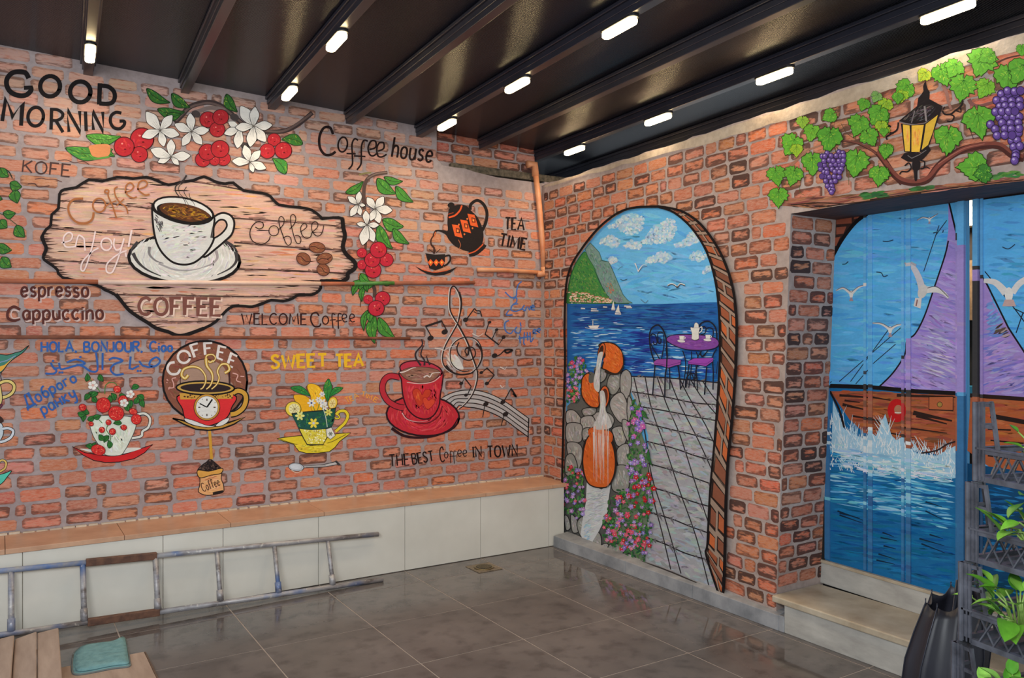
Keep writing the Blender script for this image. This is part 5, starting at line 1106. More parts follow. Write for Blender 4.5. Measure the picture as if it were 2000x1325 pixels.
for s, w in [('~870 240 910 200 970 182 1030 200 1080 260 1098 340 1100 420', 19), ('~950 300 990 265 1040 275 1055 320 1045 390', 13), ('~890 260 940 250 960 290 940 340 890 350', 13), ('~1095 540 1060 600 1045 650', 15), ('740 740 720 880 700 1040', 15), ('970 770 955 950 940 1130', 18), ('1045 690 1055 850 1050 1065', 16), ('~900 570 880 600 915 640 960 600', 10), ('1110 700 1095 860', 8)]: m.line(s, w, FB)
m.fill('280 705 330 670 480 665 635 680 630 740 560 755 470 785 380 755 290 745', (142, 72, 152), smooth=False, line=FB, lw=5).fill('725 700 800 660 1055 655 1050 700 985 745 960 765 860 745 730 735', (146, 66, 164), smooth=False, line=FB, lw=5)
m.line('300 725 470 755 630 710', 6, (96, 40, 110)).line('735 715 960 735 1050 675', 6, (96, 40, 110)).line('440 520 455 640 450 780', 17, FB)
m.sub('painted_coffee_pot')
m.fill('760 265 800 262 812 215 835 200 860 220 868 262 880 270 866 330 862 410 780 418 778 340', (208, 206, 200), line=(120, 110, 110), lw=4).line('~880 265 905 255 905 300 870 335', 12, (208, 206, 200)).line('780 268 870 266', 4, (120, 90, 90)).line('~775 415 820 428 870 415', 8, (70, 50, 70))
m.sub('painted_small_cup')
for x, y in [(645, 400), (985, 385)]: m.fill([(x - 32, y - 30), (x + 32, y - 30), (x + 26, y + 26), (x - 26, y + 26)], (210, 208, 204), smooth=False, line=(110, 90, 110), lw=3); m.ell(x - 5, y + 38, 52, 18, 6, (206, 202, 200), (120, 100, 120), 3); m.line('~%d %d %d %d %d %d' % (x + 30, y - 20, x + 48, y - 4, x + 28, y + 14), 9, (206, 204, 200))
# brick reveal of the arch
m.sub('painted_arch_reveal').fr(PX)
REV_I = P('1290 404 1320 414 1350 438 1372 466 1388 496 1400 534 1408 580 1412 640 1412 700 1409 760 1402 860 1393 960 1388 1060 1386 1085 1412 1165')
REV_O = P('1290 403 1335 412 1370 434 1398 468 1420 508 1436 556 1444 610 1445 670 1442 740 1436 820 1428 900 1424 990 1422 1080 1420 1140 1416 1168')
a, b = cr(REV_I, n=6), cr(REV_O, n=6)
m.fill(a + b[::-1], (150, 128, 112), smooth=False)
n_ = min(len(a), len(b)); k = 4; m.begin()
while k < n_ - 4:
    st_ = 4 if k < 30 else 3
    if a[k][1] > 500: st_ = 3
    def lp(i, t): i = min(i, n_ - 1); return (a[i][0] + (b[i][0] - a[i][0]) * t, a[i][1] + (b[i][1] - a[i][1]) * t)
    k2 = min(k + st_, n_ - 1); splits = [(.06, .94)] if m.rs.random() < .4 else [(.06, .42), (.54, .94)] if m.rs.random() < .5 else [(.06, .6), (.7, .94)]
    for t0_, t1_ in splits:
        q0, q1, q2, q3 = lp(k, t0_), lp(k, t1_), lp(k2, t1_), lp(k2, t0_)
        g = lambda p, q, f: (p[0] + (q[0] - p[0]) * f, p[1] + (q[1] - p[1]) * f)
        sk = 0 if k < 40 else 5
        pts = [g(q0, q3, .1), g(q1, q2, .1), g(q1, q2, .86), g(q0, q3, .86)]; pts = [(x, y + (sk if i in (1, 2) else -sk * .3)) for i, (x, y) in enumerate(pts)]
        c = m.rs.choice([(150, 84, 58), (170, 92, 58), (132, 80, 60), (188, 98, 56), (120, 74, 56)])
        m.fill(pts, (44, 32, 28), smooth=False)
        cx = sum(p[0] for p in pts) / 4; cy = sum(p[1] for p in pts) / 4
        m.fill([(cx + (x - cx) * .82 + .8, cy + (y - cy) * .74 - .5) for x, y in pts], c, smooth=False)
    k = k2
m.end(); m.sub('arch_outline')
m.line(cr(P("1104 900 1107 780 1109 700 1108 640 1111 560 1121 520 1141 487 1166 455 1191 431 1221 412 1252 405 1290 404")), 4.4, BLK, smooth=False)
m.line(cr(REV_I), 4.2, BLK, smooth=False).line(cr(REV_O), 4.6, BLK, smooth=False, w1=6).line('1104 900 1103 960', 4, BLK).line('~1104 1038 1140 1062 1180 1076 1230 1088 1290 1106 1350 1130 1412 1158', 2.6, (60, 54, 52))
m.done()
# grapevine and lantern -----------------------------------------------------
m = MR('painted_grapevine', 'painted grapevine with green leaves and purple grapes above the doors', .0030).fr(D6)
m.sub('vine_stem')
vb = (116, 68, 58)
m.line('~250 840 330 770 400 700 480 630 580 590 680 555', 34, (156, 112, 90), w1=16).line('~820 520 900 525 1020 550 1120 595 1200 640 1290 730 1360 840 1430 920 1500 990', 20, (70, 42, 38), w1=40).line('~830 518 920 524 1040 552 1140 600 1230 670 1330 800 1400 880 1500 985', 12, vb, w1=24)
m.line('~1250 650 1262 560 1255 470 1235 380', 24, vb, w1=12).line('~700 230 760 400 780 300', 3, vb); m.line('~850 340 900 430 960 480 1010 510', 6, (84, 70, 50)).line('~1010 240 1000 400 1008 520', 6, (84, 70, 50)).line('~240 1000 260 900 320 800', 5, (84, 90, 50)).line('780 600 790 650', 8, (70, 60, 46)).line('800 590 830 640', 8, (70, 60, 46)).line('~400 1000 405 1080 450 1110', 4, (84, 96, 56)).line('~920 850 930 920 930 1000', 4, (84, 96, 56))
m.fr(D5)
m.line('~-20 1050 40 1130 100 1220 170 1285 260 1310 350 1305 420 1275 490 1180 580 1100 700 1030 820 1000 940 985 1040 1000 1120 1060 1170 1090 1237 1100', 54, (74, 40, 36), w1=62).line('~-20 1045 40 1125 110 1215 180 1275 270 1298 360 1290 430 1250 500 1165 600 1090 720 1018 840 985 960 970 1050 985 1140 1050 1237 1085', 32, (122, 66, 56), w1=30).line('~500 1150 620 1070 740 1010 900 975', 7, (160, 100, 84))
m.line('~540 470 575 540 590 620 615 680', 34, (140, 100, 90), w1=20).line('~765 590 790 630 850 650 930 630 1000 610', 34, (124, 80, 76), w1=24).line('~900 330 1000 280 1100 235 1237 205', 20, (84, 50, 44), w1=12)
m.line('~745 800 780 870 805 935', 5, (60, 46, 44)).line('~690 800 700 900 720 980', 3, (120, 120, 90))
m.line('~250 560 245 600', 3, vb); m.line('~600 390 680 400', 18, (150, 100, 80))
def vleaf(x, y, s_, rot, col=(72, 148, 48), lite=(110, 176, 60)):
    shp = [(0, -1.15), (.14, -.92), (.26, -.9), (.36, -.66), (.5, -.6), (.56, -.36), (.8, -.38), (.82, -.14), (.98, .06), (.82, .26), (.86, .46), (.62, .56), (.5, .76), (.3, .7), (.12, .82), (0, .5)]
    shp = shp + [(-a_, b_) for a_, b_ in shp[-2:0:-1]]
    s_ *= 1.16; a = math.radians(rot); c, t = math.cos(a), math.sin(a); f = lambda u, v_: (x + s_ * (u * c - v_ * t), y + s_ * (u * t + v_ * c))
    pts = [f(u * m.rs.uniform(.88, 1.1), -v_ * m.rs.uniform(.92, 1.08)) for u, v_ in shp]
    m.fill(pts, col, smooth=False, line=tuple(int(v * .42) for v in col), lw=s_ * .045)
    m.hatch([(x + (p[0] - x) * .9, y + (p[1] - y) * .9) for p in pts], [lite, tuple(int(v * .78) for v in col), col, tuple(int(v * .86) for v in col), (150, 186, 60)], 60, s_ * .26, s_ * .07, lambda u, v_: math.degrees(math.atan2(v_ - y, u - x)), 16, smooth=False)
    for u, v_ in ((0, .9), (.62, .35), (-.62, .35), (.5, -.4), (-.5, -.4)): m.line([f(0, -.42), f(u * .8, v_ * .8)], s_ * .03, (36, 84, 32), w1=1)
m.sub('vine_leaf')
G2 = (92, 158, 52); YG = (150, 182, 50)
for x, y, s_, rt, c in [(880, 260, 120, 20, G2), (930, 220, 70, 60, G2), (540, 370, 95, -20, G2), (640, 320, 80, 30, (100, 168, 56)), (380, 380, 60, 40, (170, 186, 56)), (715, 480, 112, 10, G2), (910, 490, 84, 30, (110, 166, 50)), (1110, 400, 120, 0, G2), (1215, 340, 110, 30, G2), (1225, 160, 50, 0, G2), (215, 500, 84, 50, G2), (195, 560, 52, 10, YG), (855, 770, 128, -10, G2), (590, 930, 118, 5, G2), (820, 1180, 120, 90, G2), (900, 1230, 76, 80, (60, 120, 46)), (50, 640, 66, 20, YG), (20, 760, 70, -30, G2), (45, 860, 46, 0, YG), (60, 1030, 62, 0, G2), (20, 1240, 72, 10, G2)]: vleaf(x, y, s_, rt, c)
m.fr(D6)
for x, y, s_, rt, c in [(160, 890, 98, -10, G2), (345, 890, 100, 15, G2), (185, 1120, 100, 0, G2), (330, 560, 118, 30, (100, 170, 52)), (380, 620, 66, 0, YG), (545, 430, 90, 15, (110, 172, 54)), (735, 490, 130, 10, (84, 152, 50)), (555, 760, 116, 0, G2), (1025, 750, 138, 10, G2), (1050, 345, 110, 20, G2), (1170, 480, 96, -30, G2), (1260, 240, 108, 30, G2), (1110, 130, 66, 20, G2), (745, 255, 78, 60, G2), (450, 320, 66, 0, (140, 176, 60)), (1350, 630, 74, 10, G2), (1275, 890, 104, 5, G2), (1300, 370, 66, 0, YG), (1330, 430, 46, 0, G2), (1250, 50, 60, 30, (120, 160, 90)), (1480, 60, 60, 0, G2)]: vleaf(x, y, s_, rt, c)
m.sub('grape').begin()
def grape(x, y, r_):
    m.ell(x, y, r_, r_ * 1.05, 0, (88, 62, 128), (40, 30, 56), r_ * .16, n=14); m.ell(x - r_ * .15, y - r_ * .12, r_ * .68, r_ * .7, 0, (108, 80, 150), n=12); m.ell(x - r_ * .26, y - r_ * .3, r_ * .32, r_ * .3, 0, (176, 156, 200), n=8)
for row, (y, xs_) in enumerate([(655, (720, 850, 890)), (690, (660, 700, 755, 820, 870, 900)), (740, (690, 745, 790, 840, 895)), (785, (645, 685, 760, 805, 860, 885)), (830, (650, 715, 775, 830, 870)), (865, (680, 720, 800, 855)), (915, (655, 690, 740, 800, 845)), (965, (700, 765, 810)), (1015, (725, 775)), (1055, (755, 780)), (1085, (768,))]):
    for x in xs_: grape(x + m.rs.uniform(-6, 6), y + m.rs.uniform(-6, 6), 29)
m.fr(D5)
for y, xs_ in [(525, (1115, 1175, 1230)), (550, (1062, 1120, 1190)), (605, (1025, 1085, 1150, 1215)), (655, (1045, 1100, 1160, 1225)), (700, (1010, 1070, 1130, 1185)), (745, (1050, 1105, 1165, 1220)), (800, (1070, 1135, 1205)), (810, (965,)), (850, (1010, 1095, 1150, 1215)), (905, (1025, 1095, 1160)), (885, (1210,)), (950, (1155, 1200)), (1000, (1165, 1225)), (1060, (1190,)), (1080, (1182,)), (1125, (1180,))]:
    for x in xs_: grape(x + m.rs.uniform(-5, 5), y + m.rs.uniform(-5, 5), 36)
m.end().done()
m = MR('painted_lantern', 'painted black street lantern glowing yellow among the vine leaves', .0052).fr(D5)
LB = (34, 28, 30)
m.fill('160 780 320 650 330 580 360 545 375 520 372 480 380 455 395 430 402 470 412 500 430 530 428 590 540 650 530 690 400 790 270 810', LB, smooth=False)
m.hatch('190 770 330 650 420 620 520 660 400 770 270 795', [(70, 62, 64), (50, 44, 46), (110, 100, 102), (40, 34, 36)], 70, 60, 8, -40, 20, smooth=False)
m.line('385 650 400 780', 16, (130, 120, 120)).line('300 690 272 795', 10, (110, 100, 102)).line('~165 785 270 808 390 795 530 700', 9, (120, 112, 112))
m.fill('180 800 270 815 390 800 530 690 460 880 430 980 360 1045 270 1055 210 1045 195 920', LB, smooth=False)
m.fill('198 808 256 818 262 900 258 1040 218 1040 206 930', (222, 178, 66), smooth=False).fill('274 818 378 812 362 920 342 1045 272 1045', (224, 176, 64), smooth=False).fill('396 806 500 726 455 880 415 985 360 1028 380 920', (206, 166, 60), smooth=False)
m.hatch('225 830 250 830 250 1000 225 980', [(226, 150, 70), (228, 190, 90)], 20, 60, 9, 88, 5, smooth=False).hatch('290 840 350 840 330 1000 285 1000', [(228, 142, 62), (226, 160, 80), (230, 196, 90)], 44, 60, 10, 88, 5, smooth=False)
m.fill('180 1095 215 1052 350 1055 420 990 440 1030 400 1080 370 1110 330 1130 240 1130', LB, smooth=False).fill('285 1125 345 1125 345 1190 325 1210 322 1285 300 1290 292 1210 280 1190', LB)
m.line('240 1075 275 1100 340 1070 400 1030', 6, (110, 104, 104))
for s, w in [('~215 1165 250 1140 270 1180 240 1215 190 1215 170 1240', 12), ('~350 1120 385 1130 380 1180 350 1190', 12), ('~370 1190 400 1175 430 1190', 10), ('~160 790 150 850 110 880 70 870 75 820 95 830', 15), ('~120 880 80 900 55 920 65 940', 13), ('~540 690 560 720 610 720 650 690 700 650 718 600', 15), ('~600 720 640 740 620 780 580 780', 13), ('~545 680 560 655', 10), ('~660 690 700 700 690 650', 11)]: m.line(s, w, LB)
m.done()
# lintel painted as an old beam ------------------------------------------------
m = MR('painted_lintel_beam', 'painted old wooden beam with moss along the top of the door opening', .0026).fr(PX)
LT = P('1528 388 1580 384 1640 382 1720 374 1800 365 1880 357 2010 342 2010 352 1900 364 1800 377 1720 389 1640 400 1600 408 1560 404 1530 402')
m.fill(LT, (150, 98, 78), smooth=False); m.hatch(LT, [(150, 98, 78), (112, 68, 54), (178, 124, 104), (90, 56, 48), (164, 108, 84)], 260, 40, 3, -6, 4, smooth=False)
m.sub('painted_moss').hatch('1670 378 1740 372 1740 386 1680 390', [(60, 110, 56), (44, 84, 46)], 40, 22, 4, -4, 8, smooth=False).hatch('1770 368 1830 360 1830 368 1780 375', [(60, 110, 56), (44, 84, 46)], 30, 22, 4, -4, 8, smooth=False).hatch('1900 345 2000 330 2005 345 1900 358', [(60, 110, 56), (90, 140, 60)], 36, 26, 4, -8, 8, smooth=False)
m.sub('dark_streaks').hatch('1540 402 1640 400 1640 404 1560 406', [(50, 36, 34)], 10, 20, 2, 0, 4, smooth=False)
for s in ['1545 400 1600 396 1650 398', '1600 404 1700 392 1800 377', '1700 390 1800 375 1900 362 2000 351']: m.line('~' + s, 2, (50, 34, 30))
m.done()
# ================================================================== paint on the doors
m = Mural(PD, door_1, 'painted_sea_and_sail_scene', 'painted sky, gulls, lilac sail, ship hull and breaking waves', .0012).fr(PX)
m.fill('1606 753 1700 756 1790 765 1888 770 1888 1175 1820 1160 1606 1092', (24, 98, 148), smooth=False)
m.hatch('1612 900 1700 900 1870 930 1884 1150 1820 1150 1612 1088', [(20, 96, 146), (14, 78, 126), (28, 110, 162), (18, 88, 138)], 420, 50, 5, 7, 4, smooth=False)
m.hatch('1612 850 1700 870 1870 900 1870 1040 1760 1010 1612 980', [(60, 146, 186), (120, 180, 206), (40, 120, 170), (168, 200, 216), (28, 110, 164)], 360, 42, 3.4, 7, 4, smooth=False)
m.sub('dark_ripple')
for s in ['1636 998 1686 1016', '1640 1006 1686 1022', '1720 1050 1752 1056', '1726 1066 1750 1072', '1716 1082 1748 1092', '1712 1094 1748 1102', '1808 980 1840 990', '1808 998 1840 1014', '1796 1052 1845 1066', '1800 1062 1846 1080', '1640 1002 1680 1012', '1816 1044 1842 1052', '1724 1040 1746 1048']: m.line(s, 3.2, (14, 40, 62), w1=1)
m.sub('painted_hull').fr(PX)
HU = P('1622 764 1700 764 1760 768 1820 770 1872 772 1874 880 1845 892 1800 880 1740 862 1690 846 1660 820 1640 790')
m.fill(HU, (150, 80, 52), smooth=False); m.hatch(HU, [(150, 80, 52), (164, 88, 54), (130, 68, 46), (172, 94, 60), (110, 58, 42)], 260, 40, 5, 3, 4, smooth=False)
for s, w in [('1640 772 1720 778', 5), ('1646 790 1690 800', 6), ('1664 812 1740 826', 4), ('1700 775 1740 782', 4), ('1752 772 1870 776', 6), ('1784 806 1860 822', 9), ('1790 812 1850 828', 6), ('1760 834 1850 846', 4), ('1650 782 1680 786', 4), ('1740 846 1790 856', 3)]: m.line(s, w, (44, 28, 24), w1=w * .4)
m.fill('1815 774 1862 774 1862 802 1815 800', (166, 90, 56), smooth=False, line=(50, 30, 26), lw=2).ell(1836, 790, 5, 5, 0, (150, 120, 60), (40, 30, 26), 1)
m.sub('painted_lifebuoy').ell(1752, 802, 18, 23, 0, (176, 26, 28)).ell(1755, 800, 8, 9, 0, (160, 110, 84)).line('1748 806 1762 806', 2, (200, 190, 180))
m.sub('painted_sky')
SK_ = P('1612 752 1612 560 1616 530 1630 495 1650 462 1675 432 1692 418 1760 403 1852 390 1886 383 1888 500 1888 768 1866 766 1706 754')
m.fill(SK_, (84, 162, 212), smooth=False); m.hatch(SK_, [(84, 162, 212), (94, 170, 216), (74, 152, 206), (104, 176, 216)], 420, 50, 6, 2, 6, smooth=False, mx=.2)
m.sub('painted_spandrel_bricks')
SP = P('1612 405 1700 397 1760 392 1760 402 1692 417 1670 434 1646 466 1628 496 1614 530 1612 545')
m.fill(SP, (52, 34, 30), smooth=False)
for s in ['1618 424 1630 424 1630 440 1618 440', '1634 424 1664 422 1664 436 1634 438', '1618 446 1628 446 1628 462 1618 462', '1634 444 1654 442 1648 456 1634 458', '1618 468 1626 468 1626 486 1618 486', '1632 464 1642 462 1634 480 1630 480', '1618 494 1624 492 1622 510 1617 510', '1670 420 1684 418 1676 426 1668 428', '1640 408 1700 402 1700 408 1640 414']: m.fill(s, (134, 72, 54), smooth=False)
m.line('~1612 548 1616 525 1630 495 1648 464 1672 434 1694 418', 7, (20, 16, 18)).line('1694 417 1760 404 1840 392 1866 388', 4, (22, 18, 20))
m.sub('painted_sail')
SL = P('1853 392 1868 440 1880 478 1884 560 1884 768 1840 766 1720 757 1760 720 1770 670 1780 660 1800 640 1822 590 1840 540 1853 470')
SL = P('1853 392 1862 430 1875 472 1883 480 1884 768 1826 766 1716 757 1745 728 1768 692 1772 665 1788 652 1806 618 1826 560 1846 500 1853 450')
m.fill(SL, (146, 126, 190), smooth=False); m.hatch(SL, [(146, 126, 190), (162, 140, 200), (128, 108, 180), (176, 156, 206), (150, 140, 186)], 420, 40, 5, lambda x, y: 10 + (y % 40) * .4, 8, smooth=False, mx=.45)
m.hatch('1800 650 1860 600 1870 740 1790 740', [(176, 168, 196), (120, 96, 172), (190, 176, 210)], 40, 50, 4, 18, 6, smooth=False, mx=.4)
m.line('~1853 470 1846 500 1826 560 1806 618 1788 652 1772 665 1768 692 1745 728 1716 757', 3, (26, 22, 30)).line('1853 390 1872 470', 3.4, (20, 18, 22)).line('1606 753 1700 756 1790 764 1868 768', 8, (22, 18, 20))
m.sub('painted_rigging')
for s in ['1662 745 1735 645', '1640 745 1760 640', '1672 750 1700 718', '1706 710 1750 672', '1615 752 1625 745', '1835 440 1805 530', '1850 430 1828 460']: m.line(s, 1.6, (38, 50, 66))
m.sub('painted_gull').fr(D12)
GU = (200, 196, 194)
def gull(bx, by, l, r_, s_):
    m.line(cr([l[0], l[1], (bx - s_ * .3, by)]), s_ * .28, GU, w1=s_ * .6); m.line(cr([r_[0], r_[1], (bx + s_ * .3, by)]), s_ * .28, GU, w1=s_ * .6)
    m.ell(bx, by + s_ * .3, s_ * .45, s_ * .9, 0, (206, 204, 202)); m.fill([(bx - s_ * .2, by + s_), (bx + s_ * .2, by + s_), (bx + s_ * .5, by + s_ * 1.9), (bx - s_ * .5, by + s_ * 1.9)], (150, 130, 140), smooth=False)
    m.line(cr([l[0], (l[1][0], l[1][1] - s_ * .2), (bx, by - s_ * .2)]), 4, (110, 104, 110)); m.line(cr([r_[0], (r_[1][0], r_[1][1] - s_ * .2), (bx, by - s_ * .2)]), 4, (110, 104, 110))
gull(200, 670, [(105, 655), (150, 640)], [(290, 620), (245, 635)], 26); gull(440, 890, [(330, 855), (385, 860)], [(525, 860), (480, 870)], 26); gull(682, 212, [(605, 222), (640, 205)], [(735, 180), (705, 200)], 16)
m.line('~535 495 570 500 600 540 625 600 640 660', 26, (180, 178, 186), w1=46).line('~530 490 560 480 600 500', 14, (150, 150, 160)).line('~660 650 720 650 770 670 800 700', 44, GU, w1=12).line('~665 640 730 632 800 695', 5, (90, 84, 96)).ell(640, 660, 28, 44, 20, (186, 182, 180)).fill('595 700 635 700 628 765 585 750', (196, 188, 186), smooth=False).line('600 750 608 710', 8, (130, 90, 90))
for s in ['~355 540 385 545 400 568 425 560', '~395 350 425 352 460 342', '~145 492 165 490 182 475', '~705 300 725 295', '768 282 764 298']: m.line(s, 6, (40, 60, 84))
m.sub('painted_spray').fr(PX)
m.fill('1628 782 1650 838 1672 850 1690 858 1700 842 1712 852 1722 826 1730 808 1742 850 1752 860 1764 852 1770 870 1790 885 1830 890 1868 870 1868 934 1800 925 1740 918 1700 905 1660 895 1625 880', (150, 186, 206), smooth=False)
m.begin()
for i in range(560):
    x = m.rs.uniform(1622, 1868); top = 858 + (x - 1650) * .12 - 48 * math.exp(-((x - 1728) / 14) ** 2) - (46 if x < 1650 else 20 * math.exp(-((x - 1660) / 20) ** 2)); y = m.rs.uniform(top, 922 + (x - 1650) * .07); a = math.radians(m.rs.choice([-95, -110, -80, -65, -125])); L = m.rs.uniform(8, 34) * (1 if y < 890 else .5)
    m.line([(x, y), (x + L * math.cos(a), y + L * math.sin(a))], m.rs.uniform(1.2, 3), m.rs.choice([(206, 212, 214), (186, 204, 212), (214, 216, 216), (160, 190, 208)]), w1=.4)
m.end(); m.hatch('1622 860 1700 885 1868 905 1868 945 1700 925 1622 905', [(200, 208, 212), (150, 190, 208), (100, 164, 196)], 160, 30, 4, 8, 5, smooth=False)
m.line('~1800 885 1830 880 1850 868 1868 862', 3, (44, 34, 34)); m.sub('hull_edge').fr(PX).line('~1622 764 1640 800 1650 835', 4, (30, 22, 22)).line('1612 752 1611 1092', 3, (24, 20, 22))
PA1 = m; m.done()
m = Mural(PD, door_2, 'painted_right_sail_scene', 'painted sky, lilac sail, gull and brown hull', .0012).fr(PX)
m.fill('1920 384 2010 372 2250 340 2250 780 2040 778 1920 772', (84, 160, 212), smooth=False); m.hatch('1920 384 2060 372 2060 778 1920 772', [(84, 160, 212), (66, 136, 186), (90, 160, 202)], 150, 40, 6, 3, 6, smooth=False, mx=.2)
m.sub('painted_sail').fill('1905 508 1918 540 1928 556 1940 590 1970 640 2000 685 2040 745 2056 778 1915 772 1904 768', (146, 122, 182), smooth=False)
m.hatch('1912 540 1930 560 1970 645 2030 745 2030 772 1915 768', [(146, 122, 182), (96, 104, 180), (168, 146, 200), (120, 112, 184), (160, 150, 190)], 190, 36, 5, -14, 8, smooth=False); m.hatch('1925 560 1950 600 1975 660 1925 660', [(110, 150, 196), (90, 110, 184)], 40, 30, 5, -20, 10, smooth=False).hatch('1945 610 1975 645 1975 665 1940 655', [(80, 70, 70), (190, 176, 170), (50, 44, 46)], 14, 26, 4, -24, 8, smooth=False)
m.line('1903 480 1906 520 1928 555 1970 640 2000 686 2056 778', 3.4, (24, 20, 26)).line('1906 480 1908 770', 5, (22, 18, 24)).line('1924 530 1980 600 2010 640', 2, (26, 30, 44)).line('1985 650 1998 612 2010 606', 2, (26, 30, 44)).line('1980 602 2010 616', 2, (26, 30, 44)).line('1920 388 2010 376', 4, (24, 20, 22))
m.sub('painted_gull').line('~1922 548 1945 552 1965 572', 8, GU, w1=16).line('~2005 545 1990 555 1978 572', 12, GU).ell(1971, 575, 8, 14, 0, (206, 202, 198)).fill('1963 585 1980 585 1985 598 1958 598', (180, 150, 146), smooth=False).line('~1958 482 1970 486 1983 477', 2, (40, 60, 84))
m.sub('painted_hull').fill('1896 775 1920 776 2100 786 2100 980 1930 910 1890 880', (160, 84, 50), smooth=False); m.hatch('1900 780 2060 790 2060 900 1900 880', [(160, 84, 50), (178, 96, 56), (140, 72, 46)], 130, 40, 6, 3, 4, smooth=False)
for s, w in [('1895 772 2010 780', 8), ('1935 812 2010 826', 9), ('1930 838 1975 840', 3), ('1935 860 2000 866', 3), ('1930 888 2010 898', 7)]: m.line(s, w, (38, 24, 22))
m.sub('painted_water').fill('1890 905 2100 935 2100 1260 1890 1180', (16, 66, 104), smooth=False); m.hatch('1900 915 2060 935 2060 1200 1900 1160', [(20, 90, 140), (12, 50, 84), (40, 130, 180)], 130, 40, 5, 8, 4, smooth=False)
PA2 = m; m.done()
# raised ribs of the folded sheet: same paint carries on over them
def top_color(mural, px, py):
    best = None
    for c in mural.subs:
        pass
    return best
from mathutils.bvhtree import BVHTree
def ribs(mural, door_o, name, spans, z0, z1, raise_=.007):
    V, F, Cc = [], [], []
    for c in mural.subs:
        b = len(V); V += c['v']; F += [tuple(i + b for i in f) for f in c['f']]; Cc += c['c']
    tr, tc = [], []
    for f, c in zip(F, Cc):
        for k in range(1, len(f) - 1): tr.append((f[0], f[k], f[k + 1])); tc.append(c)
    bv = BVHTree.FromPolygons(V, tr); base = L3((78, 150, 198))
    for a, b in spans:
        ya, yb = yd(a), yd(b); nz = 110; vs, fs, cs = [], [], []
        for i in range(nz + 1):
            z = z0 + (z1 - z0) * i / nz
            for y, o in ((ya, 0), (ya, raise_), (yb, raise_), (yb, 0)): vs.append(Vector((XD(y), y, z)) + PD.n * (o + .0006))
        for i in range(nz):
            zc = z0 + (z1 - z0) * (i + .5) / nz; yc = (ya + yb) / 2; o = Vector((XD(yc), yc, zc)) + PD.n * .3
            h = bv.ray_cast(o, -PD.n); c = tc[h[2]] if h[0] is not None else base
            c = tuple(min(1, v * .93 + .03) for v in c)
            for k in range(3): q = i * 4 + k; fs.append((q, q + 1, q + 5, q + 4)); cs.append(c)
        mesh_obj(name, vs, fs, PAINT, door_o, cols=cs)
ribs(PA1, door_1, 'sheet_rib', [(1612, 1622), (1688, 1693), (1697, 1705), (1762, 1767), (1771, 1780), (1868, 1873)], .335, 2.3)
ribs(PA2, door_2, 'sheet_rib', [(1916, 1921)], .335, 2.3)
ribs(PA1, door_1, 'door_post', [(1874, 1887)], .335, 2.31, .02); ribs(PA2, door_2, 'door_post', [(1904, 1914)], .335, 2.31, .02)
# unseen dark filler, added so that no daylight passes behind the door frame
b = MB(); b.prism([(XD(3.1) + .02, 3.3, .1), (XD(3.1) + .3, 3.3, .1), (XD(3.1) + .3, 3.3, 2.5), (XD(3.1) + .02, 3.3, 2.5)], (0, -.42, 0)); b.build('pier_gap_filler', M['dark'], wall_right)
b = MB(); b.box(4.08, 5.4, -.6, 3.4, 0.0, .3); b.build('inner_floor', M['dark'], back_room); b = MB(); b.box(4.06, 5.4, -.6, 3.4, 2.6, 2.66); b.build('inner_ceiling', M['dark'], back_room)

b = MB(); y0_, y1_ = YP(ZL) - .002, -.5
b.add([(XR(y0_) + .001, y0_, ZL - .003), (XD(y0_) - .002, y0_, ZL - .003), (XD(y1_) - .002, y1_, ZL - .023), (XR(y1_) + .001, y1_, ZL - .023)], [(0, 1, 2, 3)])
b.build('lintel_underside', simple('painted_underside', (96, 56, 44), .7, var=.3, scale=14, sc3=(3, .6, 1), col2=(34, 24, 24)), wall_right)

area('inner_room_fill', (4.9, 2.7, 2.5), (5.3, 2.7, 1.4), (.3, .3), 9, (1.0, .93, .82))  # added fill to brighten the pieces behind the door slit, no lamp seen
# ================================================================== things on the floor
# ladder lying on its side against the bench
def ladder_mat():
    m, nt, b = newmat('paint_spattered_metal')
    a = noise(nt, 7, 6, sc3=(1, 3, 3)); c = noise(nt, 34, 5); d = noise(nt, 3.2, 3)
    base = ramp(nt, a, [(0.3, L3((88, 78, 74))), (0.5, L3((150, 146, 148))), (0.72, L3((176, 172, 170)))])
    base = mixrgb(nt, 'MIX', math_n(nt, 'MULTIPLY', math_n(nt, 'SUBTRACT', d, 0.56, clamp=True), 8, clamp=True), base, L3((84, 110, 158)))
    base = mixrgb(nt, 'MIX', math_n(nt, 'MULTIPLY', math_n(nt, 'SUBTRACT', c, 0.6, clamp=True), 8, clamp=True), base, L3((206, 200, 192)))
    nt.links.new(base, b.inputs['Base Color']); b.inputs['Roughness'].default_value = 0.45; b.inputs['Metallic'].default_value = 0.25; return m
LM = ladder_mat(); LRUST = simple('rusty_brown_sleeve', (110, 74, 54), .7, var=.3, scale=26, col2=(70, 44, 34)); LBLUE = simple('blue_painted_metal', (88, 120, 176), .5, var=.2, scale=20, col2=(150, 150, 152))
lad = empty('ladder', (1.0, 4.97, 0)); tag(lad, 'paint-spattered metal ladder lying on its side against the white bench', 'ladder')
LO = Vector((1.0, 4.97, 0))
def top(x): return Vector((x, 5.065, .372 - .038 * (x + .0) )) - LO
def bot(x): return Vector((x, 4.965, max(.013, .064 - .024 * x))) - LO
def seg(name, f, a, b_, r, mat, sq=False, label=None):
    g = MB()
    if sq: g.bar(f(a), f(b_), .032, .040)
    else: g.tube([f(a), f((a + b_) / 2), f(b_)], r, 12)
    o = g.build(name, mat, lad, smooth=not sq, bevel=.004 if sq else 0)
    if label: o['label'] = label
